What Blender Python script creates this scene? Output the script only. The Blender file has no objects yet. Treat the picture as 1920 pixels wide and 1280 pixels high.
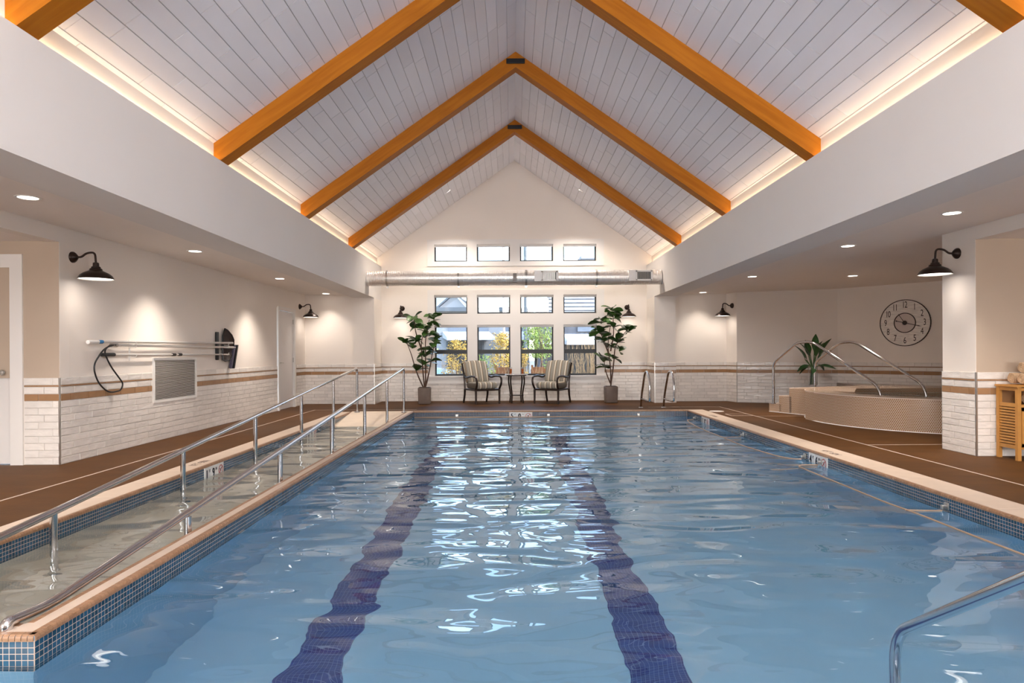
import bpy, math, random
from mathutils import Vector, Matrix, Euler
random.seed(7)
R = math.radians
PI = math.pi
SC = bpy.context.scene
COL = SC.collection

# ---------------------------------------------------------------- camera
cam_d = bpy.data.cameras.new('camera'); cam = bpy.data.objects.new('camera', cam_d); COL.objects.link(cam)
cam.location = (0, 0, 1.17)
cam.rotation_euler = (PI/2, R(0.30), 0)
cam_d.sensor_width = 36.0; cam_d.lens = 36.0*1230/1920
cam_d.shift_x = 0.0; cam_d.shift_y = 21.5/1920
cam_d.clip_start = 0.05; cam_d.clip_end = 500
SC.camera = cam

# ---------------------------------------------------------------- view, sky, sun, large lights
SC.view_settings.view_transform = 'Standard'
SC.view_settings.look = 'None'
SC.view_settings.gamma = 1.0
SC.view_settings.use_curve_mapping = False
SC.view_settings.exposure = 0.97
SC.cycles.max_bounces = 12
SC.cycles.diffuse_bounces = 6
SC.cycles.glossy_bounces = 5
SC.cycles.transmission_bounces = 8
SC.cycles.sample_clamp_indirect = 6.0
SC.cycles.blur_glossy = 0.6
SC.cycles.use_denoising = True

world = bpy.data.worlds.new('sky'); SC.world = world; world.use_nodes = True
wn, wl = world.node_tree.nodes, world.node_tree.links
wn.clear()
sky = wn.new('ShaderNodeTexSky'); sky.sky_type = 'NISHITA'; sky.sun_disc = False
sky.sun_elevation = R(42); sky.sun_rotation = R(105); sky.air_density = 1.0; sky.dust_density = 1.2; sky.ozone_density = 1.0
hs = wn.new('ShaderNodeHueSaturation'); hs.inputs['Saturation'].default_value = 0.9
bg = wn.new('ShaderNodeBackground'); bg.inputs['Strength'].default_value = 0.88
wo = wn.new('ShaderNodeOutputWorld')
wl.new(sky.outputs[0], hs.inputs['Color']); wl.new(hs.outputs[0], bg.inputs['Color']); wl.new(bg.outputs[0], wo.inputs[0])

def light(name, kind, loc, energy, color, rot=(0, 0, 0), **kw):
    d = bpy.data.lights.new(name, kind); d.energy = energy; d.color = color
    for k, v in kw.items(): setattr(d, k, v)
    o = bpy.data.objects.new(name, d); COL.objects.link(o); o.location = loc; o.rotation_euler = rot
    return o

light('sun', 'SUN', (20, 5, 20), 1.6, (1, 0.96, 0.9), rot=(R(48), 0, R(70)), angle=R(0.6))
# added fill lights behind the camera that stand in for daylight
for i, x in enumerate((-1.25, 0.08, 1.41)):
    light('window_daylight', 'AREA', (x, -2.9, 3.85), 96, (0.98, 0.96, 0.95), rot=(R(-90), 0, PI), shape='RECTANGLE', size=1.15, size_y=1.3)
for x in (-5.3, 6.0):  # more added fill, low down on both sides
    light('window_daylight', 'AREA', (x, -2.9, 1.35), 120, (0.98, 0.96, 0.95), rot=(R(-90), 0, PI), shape='RECTANGLE', size=1.6, size_y=1.6)
# warm light tape lying in the two coves along the eaves
COVE_L = light('cove_light', 'AREA', (-3.255, 7.5, 3.315), 12, (1, 0.70, 0.42), rot=(0, R(180-14), 0), shape='RECTANGLE', size=0.03, size_y=17)
COVE_R = light('cove_light', 'AREA', (3.385, 7.5, 3.315), 12, (1, 0.70, 0.42), rot=(0, R(180+14), 0), shape='RECTANGLE', size=0.03, size_y=17)

# ---------------------------------------------------------------- materials
MATS = {}
def mat(name, col=(0.8, 0.8, 0.8), rough=0.5, metal=0.0, var=0.0, vscale=5.0, bump=0.0, bscale=20.0, stretch=(1, 1, 1), spec=0.5,
        rnd=0.0, emit=None, estr=0.0, coat=0.0, dark=None, trans=0.0, ior=1.45, alpha=1.0):
    m = bpy.data.materials.new(name); m.use_nodes = True
    nt = m.node_tree; N, L = nt.nodes, nt.links
    p = N['Principled BSDF']
    p.inputs['Base Color'].default_value = (*col, 1)
    p.inputs['Roughness'].default_value = rough
    p.inputs['Metallic'].default_value = metal
    p.inputs['Specular IOR Level'].default_value = spec
    p.inputs['Coat Weight'].default_value = coat
    p.inputs['Transmission Weight'].default_value = trans
    p.inputs['IOR'].default_value = ior
    if emit: p.inputs['Emission Color'].default_value = (*emit, 1); p.inputs['Emission Strength'].default_value = estr
    colsock = None
    if var or bump or rnd:
        tc = N.new('ShaderNodeTexCoord'); mp = N.new('ShaderNodeMapping'); mp.inputs['Scale'].default_value = stretch
        L.new(tc.outputs['Object'], mp.inputs['Vector'])
        oi = N.new('ShaderNodeObjectInfo')
        add = N.new('ShaderNodeVectorMath'); add.operation = 'ADD'
        mul = N.new('ShaderNodeVectorMath'); mul.operation = 'SCALE'; mul.inputs['Scale'].default_value = 37.0
        comb = N.new('ShaderNodeCombineXYZ'); 
        for k in range(3): L.new(oi.outputs['Random'], comb.inputs[k])
        L.new(comb.outputs[0], mul.inputs[0]); L.new(mp.outputs[0], add.inputs[0]); L.new(mul.outputs[0], add.inputs[1])
    if var or rnd:
        fac = None
        if var:
            nz = N.new('ShaderNodeTexNoise'); nz.inputs['Scale'].default_value = vscale; nz.inputs['Detail'].default_value = 5
            L.new(add.outputs[0], nz.inputs['Vector'])
            mr = N.new('ShaderNodeMapRange'); mr.inputs[1].default_value = 0.3; mr.inputs[2].default_value = 0.7
            mr.inputs[3].default_value = 1-var; mr.inputs[4].default_value = 1+var
            L.new(nz.outputs['Fac'], mr.inputs[0]); fac = mr.outputs[0]
        if rnd:
            at = N.new('ShaderNodeAttribute'); at.attribute_name = 'rnd'
            s = N.new('ShaderNodeMath'); s.operation = 'ADD'; L.new(oi.outputs['Random'], s.inputs[0]); L.new(at.outputs['Fac'], s.inputs[1])
            fr = N.new('ShaderNodeMath'); fr.operation = 'FRACT'; L.new(s.outputs[0], fr.inputs[0])
            m2 = N.new('ShaderNodeMapRange'); m2.inputs[3].default_value = 1-rnd; m2.inputs[4].default_value = 1+rnd
            L.new(fr.outputs[0], m2.inputs[0])
            if fac is None: fac = m2.outputs[0]
            else:
                mm = N.new('ShaderNodeMath'); mm.operation = 'MULTIPLY'; L.new(fac, mm.inputs[0]); L.new(m2.outputs[0], mm.inputs[1]); fac = mm.outputs[0]
        vm = N.new('ShaderNodeVectorMath'); vm.operation = 'SCALE'; vm.inputs[0].default_value = col
        L.new(fac, vm.inputs['Scale']); L.new(vm.outputs[0], p.inputs['Base Color'])
    if bump:
        bn = N.new('ShaderNodeTexNoise'); bn.inputs['Scale'].default_value = bscale; bn.inputs['Detail'].default_value = 3
        L.new(add.outputs[0], bn.inputs['Vector'])
        b = N.new('ShaderNodeBump'); b.inputs['Strength'].default_value = bump; b.inputs['Distance'].default_value = 0.01
        L.new(bn.outputs['Fac'], b.inputs['Height']); L.new(b.outputs[0], p.inputs['Normal'])
    MATS[name] = m
    return m

M_wall = mat('wall_paint', (0.84, 0.775, 0.71), 0.75, var=0.012, vscale=1.5)
M_bulk = mat('bulkhead_paint', (0.79, 0.75, 0.715), 0.75, var=0.01, vscale=1.5)
M_tan = mat('tan_paint', (0.50, 0.40, 0.31), 0.75, var=0.01)  # darker tan than the other walls, laid over the recess end walls
M_ceil = mat('ceiling_paint', (0.88, 0.81, 0.75), 0.8, var=0.01, vscale=1.5)
M_plank = mat('white_plank', (0.86, 0.855, 0.91), 0.45, rnd=0.035, var=0.02, vscale=3, stretch=(1, 0.2, 1))
M_gap = mat('plank_gap', (0.60, 0.58, 0.58), 0.8)
M_trim = mat('white_trim', (0.80, 0.77, 0.74), 0.45)
M_door = mat('door_white', (0.76, 0.73, 0.71), 0.45)
M_tile = mat('white_glazed_tile', (0.78, 0.735, 0.69), 0.14, rnd=0.06, var=0.05, vscale=9, bump=0.8, bscale=9, stretch=(1, 1, 2.5))
M_btile = mat('brown_glazed_tile', (0.36, 0.20, 0.10), 0.25, rnd=0.10, var=0.06, vscale=9, bump=0.4, bscale=14)
M_grout = mat('wall_grout', (0.52, 0.47, 0.43), 0.85)
M_deck = mat('brown_deck', (0.095, 0.038, 0.008), 0.6, spec=0.2, var=0.16, vscale=2.2, stretch=(1, 2.2, 1), bump=0.12, bscale=30)
M_joint = mat('deck_joint', (0.62, 0.50, 0.42), 0.6)
M_cope = mat('beige_coping', (0.66, 0.53, 0.42), 0.6, var=0.04, vscale=6)
M_cap = mat('brown_nosing_tile', (0.34, 0.19, 0.105), 0.4, rnd=0.14)
M_mos = mat('blue_mosaic_tile', (0.016, 0.075, 0.14), 0.16, rnd=0.28)
M_mgr = mat('mosaic_grout', (0.62, 0.48, 0.38), 0.85)
M_plas = mat('pool_plaster', (0.29, 0.51, 0.70), 0.7, var=0.03, vscale=2)
M_rampf = mat('ramp_plaster', (0.80, 0.68, 0.55), 0.7, var=0.05, vscale=5)
M_steel = mat('polished_steel', (0.66, 0.66, 0.68), 0.13, 1.0)
M_brush = mat('brushed_steel', (0.55, 0.53, 0.50), 0.3, 1.0)
M_galv = mat('galvanised_duct', (0.90, 0.86, 0.82), 0.36, 0.75)
M_dark = mat('dark_bronze', (0.035, 0.022, 0.018), 0.32, 0.6)
M_black = mat('black_plastic', (0.012, 0.012, 0.013), 0.4)
M_blackm = mat('black_metal', (0.01, 0.01, 0.012), 0.45, 0.3)
M_enam = mat('white_enamel', (0.9, 0.86, 0.8), 0.35)
M_frame = mat('window_black', (0.012, 0.012, 0.014), 0.4)
M_alu = mat('white_aluminium_pole', (0.75, 0.73, 0.70), 0.3, 0.4)
M_white = mat('white_plastic', (0.82, 0.80, 0.77), 0.4)
M_blue = mat('blue_plastic', (0.03, 0.22, 0.5), 0.4)
M_bamb = mat('bamboo_wood', (0.50, 0.235, 0.055), 0.45, var=0.12, vscale=8, stretch=(1, 1, 1))
M_bambd = mat('bamboo_panel', (0.26, 0.13, 0.05), 0.5)
M_towel = mat('tan_towel', (0.62, 0.43, 0.27), 0.95, var=0.12, vscale=60, bump=1.0, bscale=150)
M_pot = mat('brown_stone_pot', (0.17, 0.125, 0.10), 0.55, var=0.15, vscale=6)
M_soil = mat('potting_soil', (0.03, 0.02, 0.015), 0.95)
M_stem = mat('brown_stem', (0.10, 0.055, 0.038), 0.8, var=0.3, vscale=30)
M_leaf = mat('fig_leaf', (0.045, 0.110, 0.022), 0.33, rnd=0.55, var=0.2, vscale=12)
M_leaf2 = mat('tropical_leaf', (0.022, 0.070, 0.018), 0.35, rnd=0.4, var=0.2, vscale=12)
M_juice = mat('orange_drink', (0.75, 0.16, 0.01), 0.2, emit=None)
M_clockf = mat('clock_face_wood', (0.80, 0.75, 0.70), 0.6, var=0.15, vscale=5, stretch=(1, 1, 8))
M_clockc = mat('clock_centre', (0.62, 0.53, 0.49), 0.6)
M_cdark = mat('clock_iron', (0.035, 0.022, 0.018), 0.6)
M_sign = mat('marker_ceramic', (0.78, 0.78, 0.76), 0.25)
M_ink = mat('marker_black', (0.01, 0.012, 0.03), 0.4)
M_red = mat('marker_red', (0.42, 0.05, 0.05), 0.4)
M_rope = mat('tan_hose', (0.40, 0.28, 0.19), 0.45)
M_lens = mat('lamp_lens', (1, 1, 1), 0.5, emit=(1, 0.90, 0.80), estr=4.5)
M_diff = mat('lamp_diffuser', (1, 1, 1), 0.5, emit=(1, 0.93, 0.86), estr=1.6)
M_bulb = mat('lamp_bulb', (1, 1, 1), 0.5, emit=(1, 0.86, 0.72), estr=5)
M_blind = mat('blind_fabric', (0.78, 0.76, 0.74), 0.6)
M_dkwin = mat('dark_glass', (0.03, 0.035, 0.04), 0.12)

def node_mat(name):
    m = bpy.data.materials.new(name); m.use_nodes = True
    return m, m.node_tree.nodes, m.node_tree.links, m.node_tree.nodes['Principled BSDF']

# honey stained timber
M_wood, N, L, P = node_mat('honey_timber')
tc = N.new('ShaderNodeTexCoord'); mp = N.new('ShaderNodeMapping'); mp.inputs['Scale'].default_value = (0.7, 9, 9)
nz = N.new('ShaderNodeTexNoise'); nz.inputs['Scale'].default_value = 2.2; nz.inputs['Detail'].default_value = 7; nz.inputs['Distortion'].default_value = 0.6
cr = N.new('ShaderNodeValToRGB'); cr.color_ramp.elements[0].position = 0.3; cr.color_ramp.elements[0].color = (0.36, 0.112, 0.004, 1)
cr.color_ramp.elements[1].position = 0.7; cr.color_ramp.elements[1].color = (0.47, 0.16, 0.008, 1)
L.new(tc.outputs['Object'], mp.inputs[0]); L.new(mp.outputs[0], nz.inputs['Vector']); L.new(nz.outputs['Fac'], cr.inputs[0]); L.new(cr.outputs[0], P.inputs['Base Color'])
P.inputs['Roughness'].default_value = 0.5; P.inputs['Specular IOR Level'].default_value = 0.2

# striped cushion fabric: stripes run across the object's own x axis
M_stripe, N, L, P = node_mat('striped_fabric')
tc = N.new('ShaderNodeTexCoord'); sp = N.new('ShaderNodeSeparateXYZ'); mu = N.new('ShaderNodeMath'); mu.operation = 'MULTIPLY'; mu.inputs[1].default_value = 1/0.135
ad = N.new('ShaderNodeMath'); ad.operation = 'ADD'; ad.inputs[1].default_value = 20.35
fr = N.new('ShaderNodeMath'); fr.operation = 'FRACT'
cr = N.new('ShaderNodeValToRGB'); cr.color_ramp.interpolation = 'CONSTANT'
e = cr.color_ramp.elements
stops = [(0, (0.82, 0.77, 0.66)), (0.14, (0.27, 0.23, 0.18)), (0.22, (0.50, 0.36, 0.22)), (0.27, (0.17, 0.15, 0.125)), (0.40, (0.36, 0.35, 0.31)),
         (0.50, (0.15, 0.135, 0.11)), (0.58, (0.42, 0.40, 0.35)), (0.66, (0.24, 0.23, 0.20)), (0.80, (0.40, 0.33, 0.24)), (0.88, (0.22, 0.20, 0.17))]
e[0].position = 0; e[0].color = (*stops[0][1], 1); e[1].position = stops[1][0]; e[1].color = (*stops[1][1], 1)
for p_, c_ in stops[2:]:
    q = e.new(p_); q.color = (*c_, 1)
L.new(tc.outputs['Object'], sp.inputs[0]); L.new(sp.outputs[0], mu.inputs[0]); L.new(mu.outputs[0], ad.inputs[0]); L.new(ad.outputs[0], fr.inputs[0]); L.new(fr.outputs[0], cr.inputs[0]); L.new(cr.outputs[0], P.inputs['Base Color'])
P.inputs['Roughness'].default_value = 0.9

# penny-round tile: two offset lattices of discs on uv in metres
M_penny, N, L, P = node_mat('penny_round_tile')
uv = N.new('ShaderNodeUVMap')
def vmath(op, a, b=None, s=None):
    n = N.new('ShaderNodeVectorMath'); n.operation = op
    for k, v in enumerate((a, b)):
        if v is None: continue
        if isinstance(v, tuple): n.inputs[k].default_value = v
        else: L.new(v, n.inputs[k])
    return n
pit = 0.0265
sc_ = vmath('MULTIPLY', uv.outputs[0], (1/pit, 1/(pit*1.732), 1))
ds = []
for off in ((0, 0, 0), (0.5, 0.5, 0)):
    a = vmath('ADD', sc_.outputs[0], off); f = vmath('FRACTION', a.outputs[0]); c = vmath('SUBTRACT', f.outputs[0], (0.5, 0.5, 0))
    g = vmath('MULTIPLY', c.outputs[0], (1, 1.732, 0)); l = vmath('LENGTH', g.outputs[0]); ds.append(l.outputs['Value'])
mn = N.new('ShaderNodeMath'); mn.operation = 'MINIMUM'; L.new(ds[0], mn.inputs[0]); L.new(ds[1], mn.inputs[1])
mr = N.new('ShaderNodeMapRange'); mr.inputs[1].default_value = 0.40; mr.inputs[2].default_value = 0.46; L.new(mn.outputs[0], mr.inputs[0])
mx = N.new('ShaderNodeMix'); mx.data_type = 'RGBA'; mx.inputs[6].default_value = (0.31, 0.165, 0.075, 1); mx.inputs[7].default_value = (0.72, 0.63, 0.54, 1)
L.new(mr.outputs[0], mx.inputs[0]); L.new(mx.outputs[2], P.inputs['Base Color']); P.inputs['Roughness'].default_value = 0.22
bp = N.new('ShaderNodeBump'); bp.invert = True; bp.inputs['Strength'].default_value = 0.5; bp.inputs['Distance'].default_value = 0.003
L.new(mr.outputs[0], bp.inputs['Height']); L.new(bp.outputs[0], P.inputs['Normal'])

# small square tiles of the lane lines
def grid_mat(name, c1, c2, grout, pitch):
    m, N, L, P = node_mat(name)
    tc = N.new('ShaderNodeTexCoord'); br = N.new('ShaderNodeTexBrick')
    br.offset = 0; br.inputs['Color1'].default_value = (*c1, 1); br.inputs['Color2'].default_value = (*c2, 1); br.inputs['Mortar'].default_value = (*grout, 1)
    br.inputs['Scale'].default_value = 1.0; br.inputs['Brick Width'].default_value = pitch; br.inputs['Row Height'].default_value = pitch; br.inputs['Mortar Size'].default_value = pitch*0.05
    L.new(tc.outputs['Object'], br.inputs['Vector']); L.new(br.outputs['Color'], P.inputs['Base Color']); P.inputs['Roughness'].default_value = 0.4
    return m
M_lane = grid_mat('lane_line_tile', (0.012, 0.045, 0.20), (0.016, 0.06, 0.26), (0.16, 0.24, 0.42), 0.0262)

# water
M_water = bpy.data.materials.new('pool_water'); M_water.use_nodes = True
N, L = M_water.node_tree.nodes, M_water.node_tree.links; N.clear()
out = N.new('ShaderNodeOutputMaterial'); gl = N.new('ShaderNodeBsdfGlass'); gl.inputs['IOR'].default_value = 1.333; gl.inputs['Roughness'].default_value = 0.0
gl.inputs['Color'].default_value = (0.92, 0.98, 1.0, 1)
tc = N.new('ShaderNodeTexCoord')
def wnoise(scale, sx, sy, det, dist):
    mp = N.new('ShaderNodeMapping'); mp.inputs['Scale'].default_value = (sx, sy, 1); L.new(tc.outputs['Object'], mp.inputs[0])
    n = N.new('ShaderNodeTexNoise'); n.inputs['Scale'].default_value = scale; n.inputs['Detail'].default_value = det; n.inputs['Roughness'].default_value = 0.4; n.inputs['Distortion'].default_value = dist
    L.new(mp.outputs[0], n.inputs['Vector']); return n
n1 = wnoise(1.9, 0.62, 1.25, 0.0, 0.6); n2 = wnoise(5.0, 0.7, 1.3, 0.0, 0.4)
mm = N.new('ShaderNodeMath'); mm.operation = 'MULTIPLY_ADD'; L.new(n2.outputs['Fac'], mm.inputs[0]); mm.inputs[1].default_value = 0.12; L.new(n1.outputs['Fac'], mm.inputs[2])
bp = N.new('ShaderNodeBump'); bp.inputs['Strength'].default_value = 1.0; bp.inputs['Distance'].default_value = 0.060
L.new(mm.outputs[0], bp.inputs['Height']); L.new(bp.outputs[0], gl.inputs['Normal']); L.new(gl.outputs[0], out.inputs[0])

# clear panes
M_pane = bpy.data.materials.new('clear_pane'); M_pane.use_nodes = True
N, L = M_pane.node_tree.nodes, M_pane.node_tree.links; N.clear()
out = N.new('ShaderNodeOutputMaterial'); t = N.new('ShaderNodeBsdfTransparent'); t.inputs[0].default_value = (0.96, 0.98, 0.98, 1)
g = N.new('ShaderNodeBsdfGlossy'); g.inputs['Roughness'].default_value = 0.0; f = N.new('ShaderNodeFresnel'); f.inputs[0].default_value = 1.45; mxs = N.new('ShaderNodeMixShader')
L.new(f.outputs[0], mxs.inputs[0]); L.new(t.outputs[0], mxs.inputs[1]); L.new(g.outputs[0], mxs.inputs[2]); L.new(mxs.outputs[0], out.inputs[0])

# ---------------------------------------------------------------- mesh helpers
class MB:
    def __init__(s): s.v = []; s.f = []; s.r = []; s.uv = None
    def add(s, vs, fs, rnd=None):
        o = len(s.v); s.v.extend([tuple(v) for v in vs]); s.f.extend([tuple(i+o for i in f) for f in fs]); s.r.extend([rnd if rnd is not None else 0.0]*len(fs)); return s
    def box(s, a, b, rnd=None):
        x0, y0, z0 = [min(a[i], b[i]) for i in range(3)]; x1, y1, z1 = [max(a[i], b[i]) for i in range(3)]
        return s.add([(x0, y0, z0), (x1, y0, z0), (x1, y1, z0), (x0, y1, z0), (x0, y0, z1), (x1, y0, z1), (x1, y1, z1), (x0, y1, z1)],
                     [(0, 3, 2, 1), (4, 5, 6, 7), (0, 1, 5, 4), (1, 2, 6, 5), (2, 3, 7, 6), (3, 0, 4, 7)], rnd)
    def prism(s, poly, z0, z1, rnd=None):     # poly in xy, counter-clockwise
        n = len(poly); vs = [(x, y, z0) for x, y in poly]+[(x, y, z1) for x, y in poly]
        fs = [tuple(range(n-1, -1, -1)), tuple(range(n, 2*n))]+[(i, (i+1) % n, n+(i+1) % n, n+i) for i in range(n)]
        return s.add(vs, fs, rnd)
    def ext(s, poly, d, rnd=None):            # any planar polygon of 3d points extruded along d
        n = len(poly); d = Vector(d); vs = [Vector(p) for p in poly]; vs += [v+d for v in vs]
        fs = [tuple(range(n-1, -1, -1)), tuple(range(n, 2*n))]+[(i, (i+1) % n, n+(i+1) % n, n+i) for i in range(n)]
        return s.add(vs, fs, rnd)
    def lathe(s, prof, n=24, c=(0, 0, 0), closed=False):
        o = []; fs = []; m = len(prof)
        for k in range(n):
            a = 2*PI*k/n
            for r, z in prof: o.append((c[0]+r*math.cos(a), c[1]+r*math.sin(a), c[2]+z))
        for k in range(n):
            for j in range(m-1 if not closed else m):
                j2 = (j+1) % m
                fs.append((k*m+j, ((k+1) % n)*m+j, ((k+1) % n)*m+j2, k*m+j2))
        return s.add(o, fs)
    def disc(s, c, r, n=24, up=1):
        return s.add([(c[0]+r*math.cos(2*PI*k/n), c[1]+r*math.sin(2*PI*k/n), c[2]) for k in range(n)], [tuple(range(n)) if up > 0 else tuple(range(n-1, -1, -1))])
    def tube(s, pts, r, n=10, cap=True, closed=False):
        pts = [Vector(p) for p in pts]; m = len(pts); rs = r if isinstance(r, (list, tuple)) else [r]*m
        T = []
        for i in range(m):
            if closed: t = pts[(i+1) % m]-pts[i-1]
            elif i == 0: t = pts[1]-pts[0]
            elif i == m-1: t = pts[-1]-pts[-2]
            else: t = (pts[i+1]-pts[i]).normalized()+(pts[i]-pts[i-1]).normalized()
            T.append(t.normalized())
        u = T[0].orthogonal().normalized(); vs = []
        for i in range(m):
            if i: 
                u = u-T[i]*u.dot(T[i]); u.normalize()
            w = T[i].cross(u)
            for k in range(n):
                a = 2*PI*k/n; vs.append(pts[i]+(u*math.cos(a)+w*math.sin(a))*rs[i])
        fs = []
        for i in range(m if closed else m-1):
            j = (i+1) % m
            for k in range(n): fs.append((i*n+k, i*n+(k+1) % n, j*n+(k+1) % n, j*n+k))
        if cap and not closed: fs += [tuple(range(n-1, -1, -1)), tuple(range((m-1)*n, m*n))]
        return s.add(vs, fs)
    def sphere(s, c, r, n=12, m=8, sx=1, sy=1, sz=1):
        vs = [(c[0]+r*sx*math.sin(PI*j/m)*math.cos(2*PI*k/n), c[1]+r*sy*math.sin(PI*j/m)*math.sin(2*PI*k/n), c[2]+r*sz*math.cos(PI*j/m)) for j in range(m+1) for k in range(n)]
        fs = [(j*n+k, (j+1)*n+k, (j+1)*n+(k+1) % n, j*n+(k+1) % n) for j in range(m) for k in range(n)]
        return s.add(vs, fs)
    def mesh(s, name, m, smooth=False):
        me = bpy.data.meshes.new(name); me.from_pydata(s.v, [], s.f); me.materials.append(m)
        if any(s.r):
            at = me.attributes.new('rnd', 'FLOAT', 'FACE'); at.data.foreach_set('value', s.r)
        if smooth:
            me.polygons.foreach_set('use_smooth', [True]*len(me.polygons))
            if smooth != 'all':
                try: me.set_sharp_from_angle(angle=R(38))
                except Exception: pass
        me.validate(); me.update()
        return me
    def build(s, name, m, parent=None, smooth=False, **kw):
        return link(name, s.mesh(name, m, smooth), parent, **kw)

def link(name, data, parent=None, loc=None, rot=None, scale=None, **props):
    o = bpy.data.objects.new(name, data); COL.objects.link(o)
    if parent is not None: o.parent = parent
    if loc is not None: o.location = loc
    if rot is not None: o.rotation_euler = rot
    if scale is not None: o.scale = scale
    for k, v in props.items(): o[k] = v
    return o

def thing(name, label, cat, loc=(0, 0, 0), rz=0.0, group=None):
    o = link(name, None, None, loc, (0, 0, rz)); o.empty_display_size = 0.1
    o['label'] = label; o['category'] = cat
    if group: o['group'] = group
    return o
def tag(o, label, cat, group=None):
    o['label'] = label; o['category'] = cat
    if group: o['group'] = group
    return o
def struct(o, label=None):
    o['kind'] = 'structure'
    if label: o['label'] = label
    return o
def sroot(name, label=None, loc=(0, 0, 0), rz=0):
    return struct(link(name, None, None, loc, (0, 0, rz)), label)
def copy_tree(o, parent=None):
    c = o.copy(); COL.objects.link(c); c.parent = parent
    for ch in list(o.children):
        copy_tree(ch, c)
    return c
def fillet(pts, r, n=6):
    pts = [Vector(p) for p in pts]; out = [pts[0]]
    for i in range(1, len(pts)-1):
        a, b, c = pts[i-1], pts[i], pts[i+1]; d1 = (a-b); d2 = (c-b)
        rr = min(r, d1.length*0.49, d2.length*0.49); p = b+d1.normalized()*rr; q = b+d2.normalized()*rr
        for k in range(n+1):
            t = k/n; out.append(p*(1-t)**2+b*2*t*(1-t)+q*t*t)
    out.append(pts[-1]); return out
def rbox(x0, y0, z0, x1, y1, z1, r=0.02, seg=3):
    """box with rounded edges: superellipsoid-like grid"""
    m = MB(); cx, cy, cz = (x0+x1)/2, (y0+y1)/2, (z0+z1)/2; hx, hy, hz = (x1-x0)/2, (y1-y0)/2, (z1-z0)/2
    n = 6
    def axis(h):
        return [-h, -h+r*0.3, -h+r, 0, h-r, h-r*0.3, h]
    ax, ay, az = axis(hx), axis(hy), axis(hz)
    idx = {}
    def vert(p):
        q = Vector(p); c = Vector((max(-hx+r, min(hx-r, q.x)), max(-hy+r, min(hy-r, q.y)), max(-hz+r, min(hz-r, q.z))))
        d = q-c
        if d.length > 1e-9: q = c+d.normalized()*r
        k = (round(q.x, 5), round(q.y, 5), round(q.z, 5))
        if k not in idx: idx[k] = len(m.v); m.v.append((q.x+cx, q.y+cy, q.z+cz))
        return idx[k]
    def face(g, flip):
        for i in range(len(g)-1):
            for j in range(len(g[0])-1):
                q = [g[i][j], g[i+1][j], g[i+1][j+1], g[i][j+1]]
                q2 = []
                for t in q:
                    if t not in q2: q2.append(t)
                if len(q2) < 3: continue
                m.f.append(tuple(reversed(q2)) if flip else tuple(q2)); m.r.append(0.0)
    for sgn in (-1, 1):
        face([[vert((a, b, sgn*hz)) for b in ay] for a in ax], sgn < 0)
        face([[vert((sgn*hx, a, b)) for b in az] for a in ay], sgn < 0)
        face([[vert((a, sgn*hy, b)) for b in az] for a in ax], sgn > 0)
    return m
def text_mb(body, size, ext=0.001, sx=1.0, space=1.0):
    c = bpy.data.curves.new('t', 'FONT'); c.body = body; c.size = size; c.extrude = ext; c.align_x = 'CENTER'; c.align_y = 'CENTER'; c.space_character = space; c.resolution_u = 3
    o = bpy.data.objects.new('t', c); COL.objects.link(o)
    dg = bpy.context.evaluated_depsgraph_get(); me = bpy.data.meshes.new_from_object(o.evaluated_get(dg))
    m = MB(); m.add([(v.co.x*sx, v.co.y, v.co.z) for v in me.vertices], [tuple(p.vertices) for p in me.polygons])
    bpy.data.objects.remove(o); bpy.data.curves.remove(c); bpy.data.meshes.remove(me)
    return m
def xf(mb, M):
    mb.v = [tuple(M @ Vector(v)) for v in mb.v]; return mb
# ================================================================ SETTING
ZC, ZF0, ZF1 = 2.55, 2.465, 3.30       # side ceilings, underside and top of the bulkheads
XL, XR = -3.19, 3.306                  # pool faces of the bulkheads
YW = 16.06                             # window wall
YC = 15.2                              # columns in front of the window wall
XPL, XPR = -2.005, 3.53                # pool side faces of divider and right coping
Y0P, Y1P = 0.9, 13.26                  # pool ends
ZW = -0.13                             # water level
XRL, XRR = -3.24, -2.13                # ramp channel
RX, RZ, RS = 0.08, 5.89, 0.703          # ridge position and roof slope
XBL, XBR = -3.29, 3.43                 # cove back walls
YB = -3.0

# ---- deck
fl = sroot('floor', 'brown stained deck around the pool')
d = MB()
for a, b in (((-7.2, YB, -0.25), (-3.5, 16.3, 0)), ((3.86, YB, -0.25), (10.8, 16.3, 0)), ((-3.5, Y1P+0.05, -0.25), (3.86, 16.3, 0)), ((-3.5, YB, -0.25), (3.86, Y0P-0.3, 0))):
    d.box(a, b)
d.build('deck_slab', M_deck, fl)
j = MB()
for a, b in (((-4.135, YB, 0), (-4.115, 13.72, 0.003)), ((4.41, YB, 0), (4.43, 14.0, 0.003))):
    j.box(a, b)
j.box((-4.135, 13.70, 0), (-2.0, 13.715, 0.002)); j.box((2.9, 13.985, 0), (4.43, 14.0, 0.002)); j.box((4.43, 8.18, 0), (5.9, 8.195, 0.002)); j.box((4.43, 11.9, 0), (5.3, 11.912, 0.002))
j.build('joint_strip', M_joint, fl)
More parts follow.
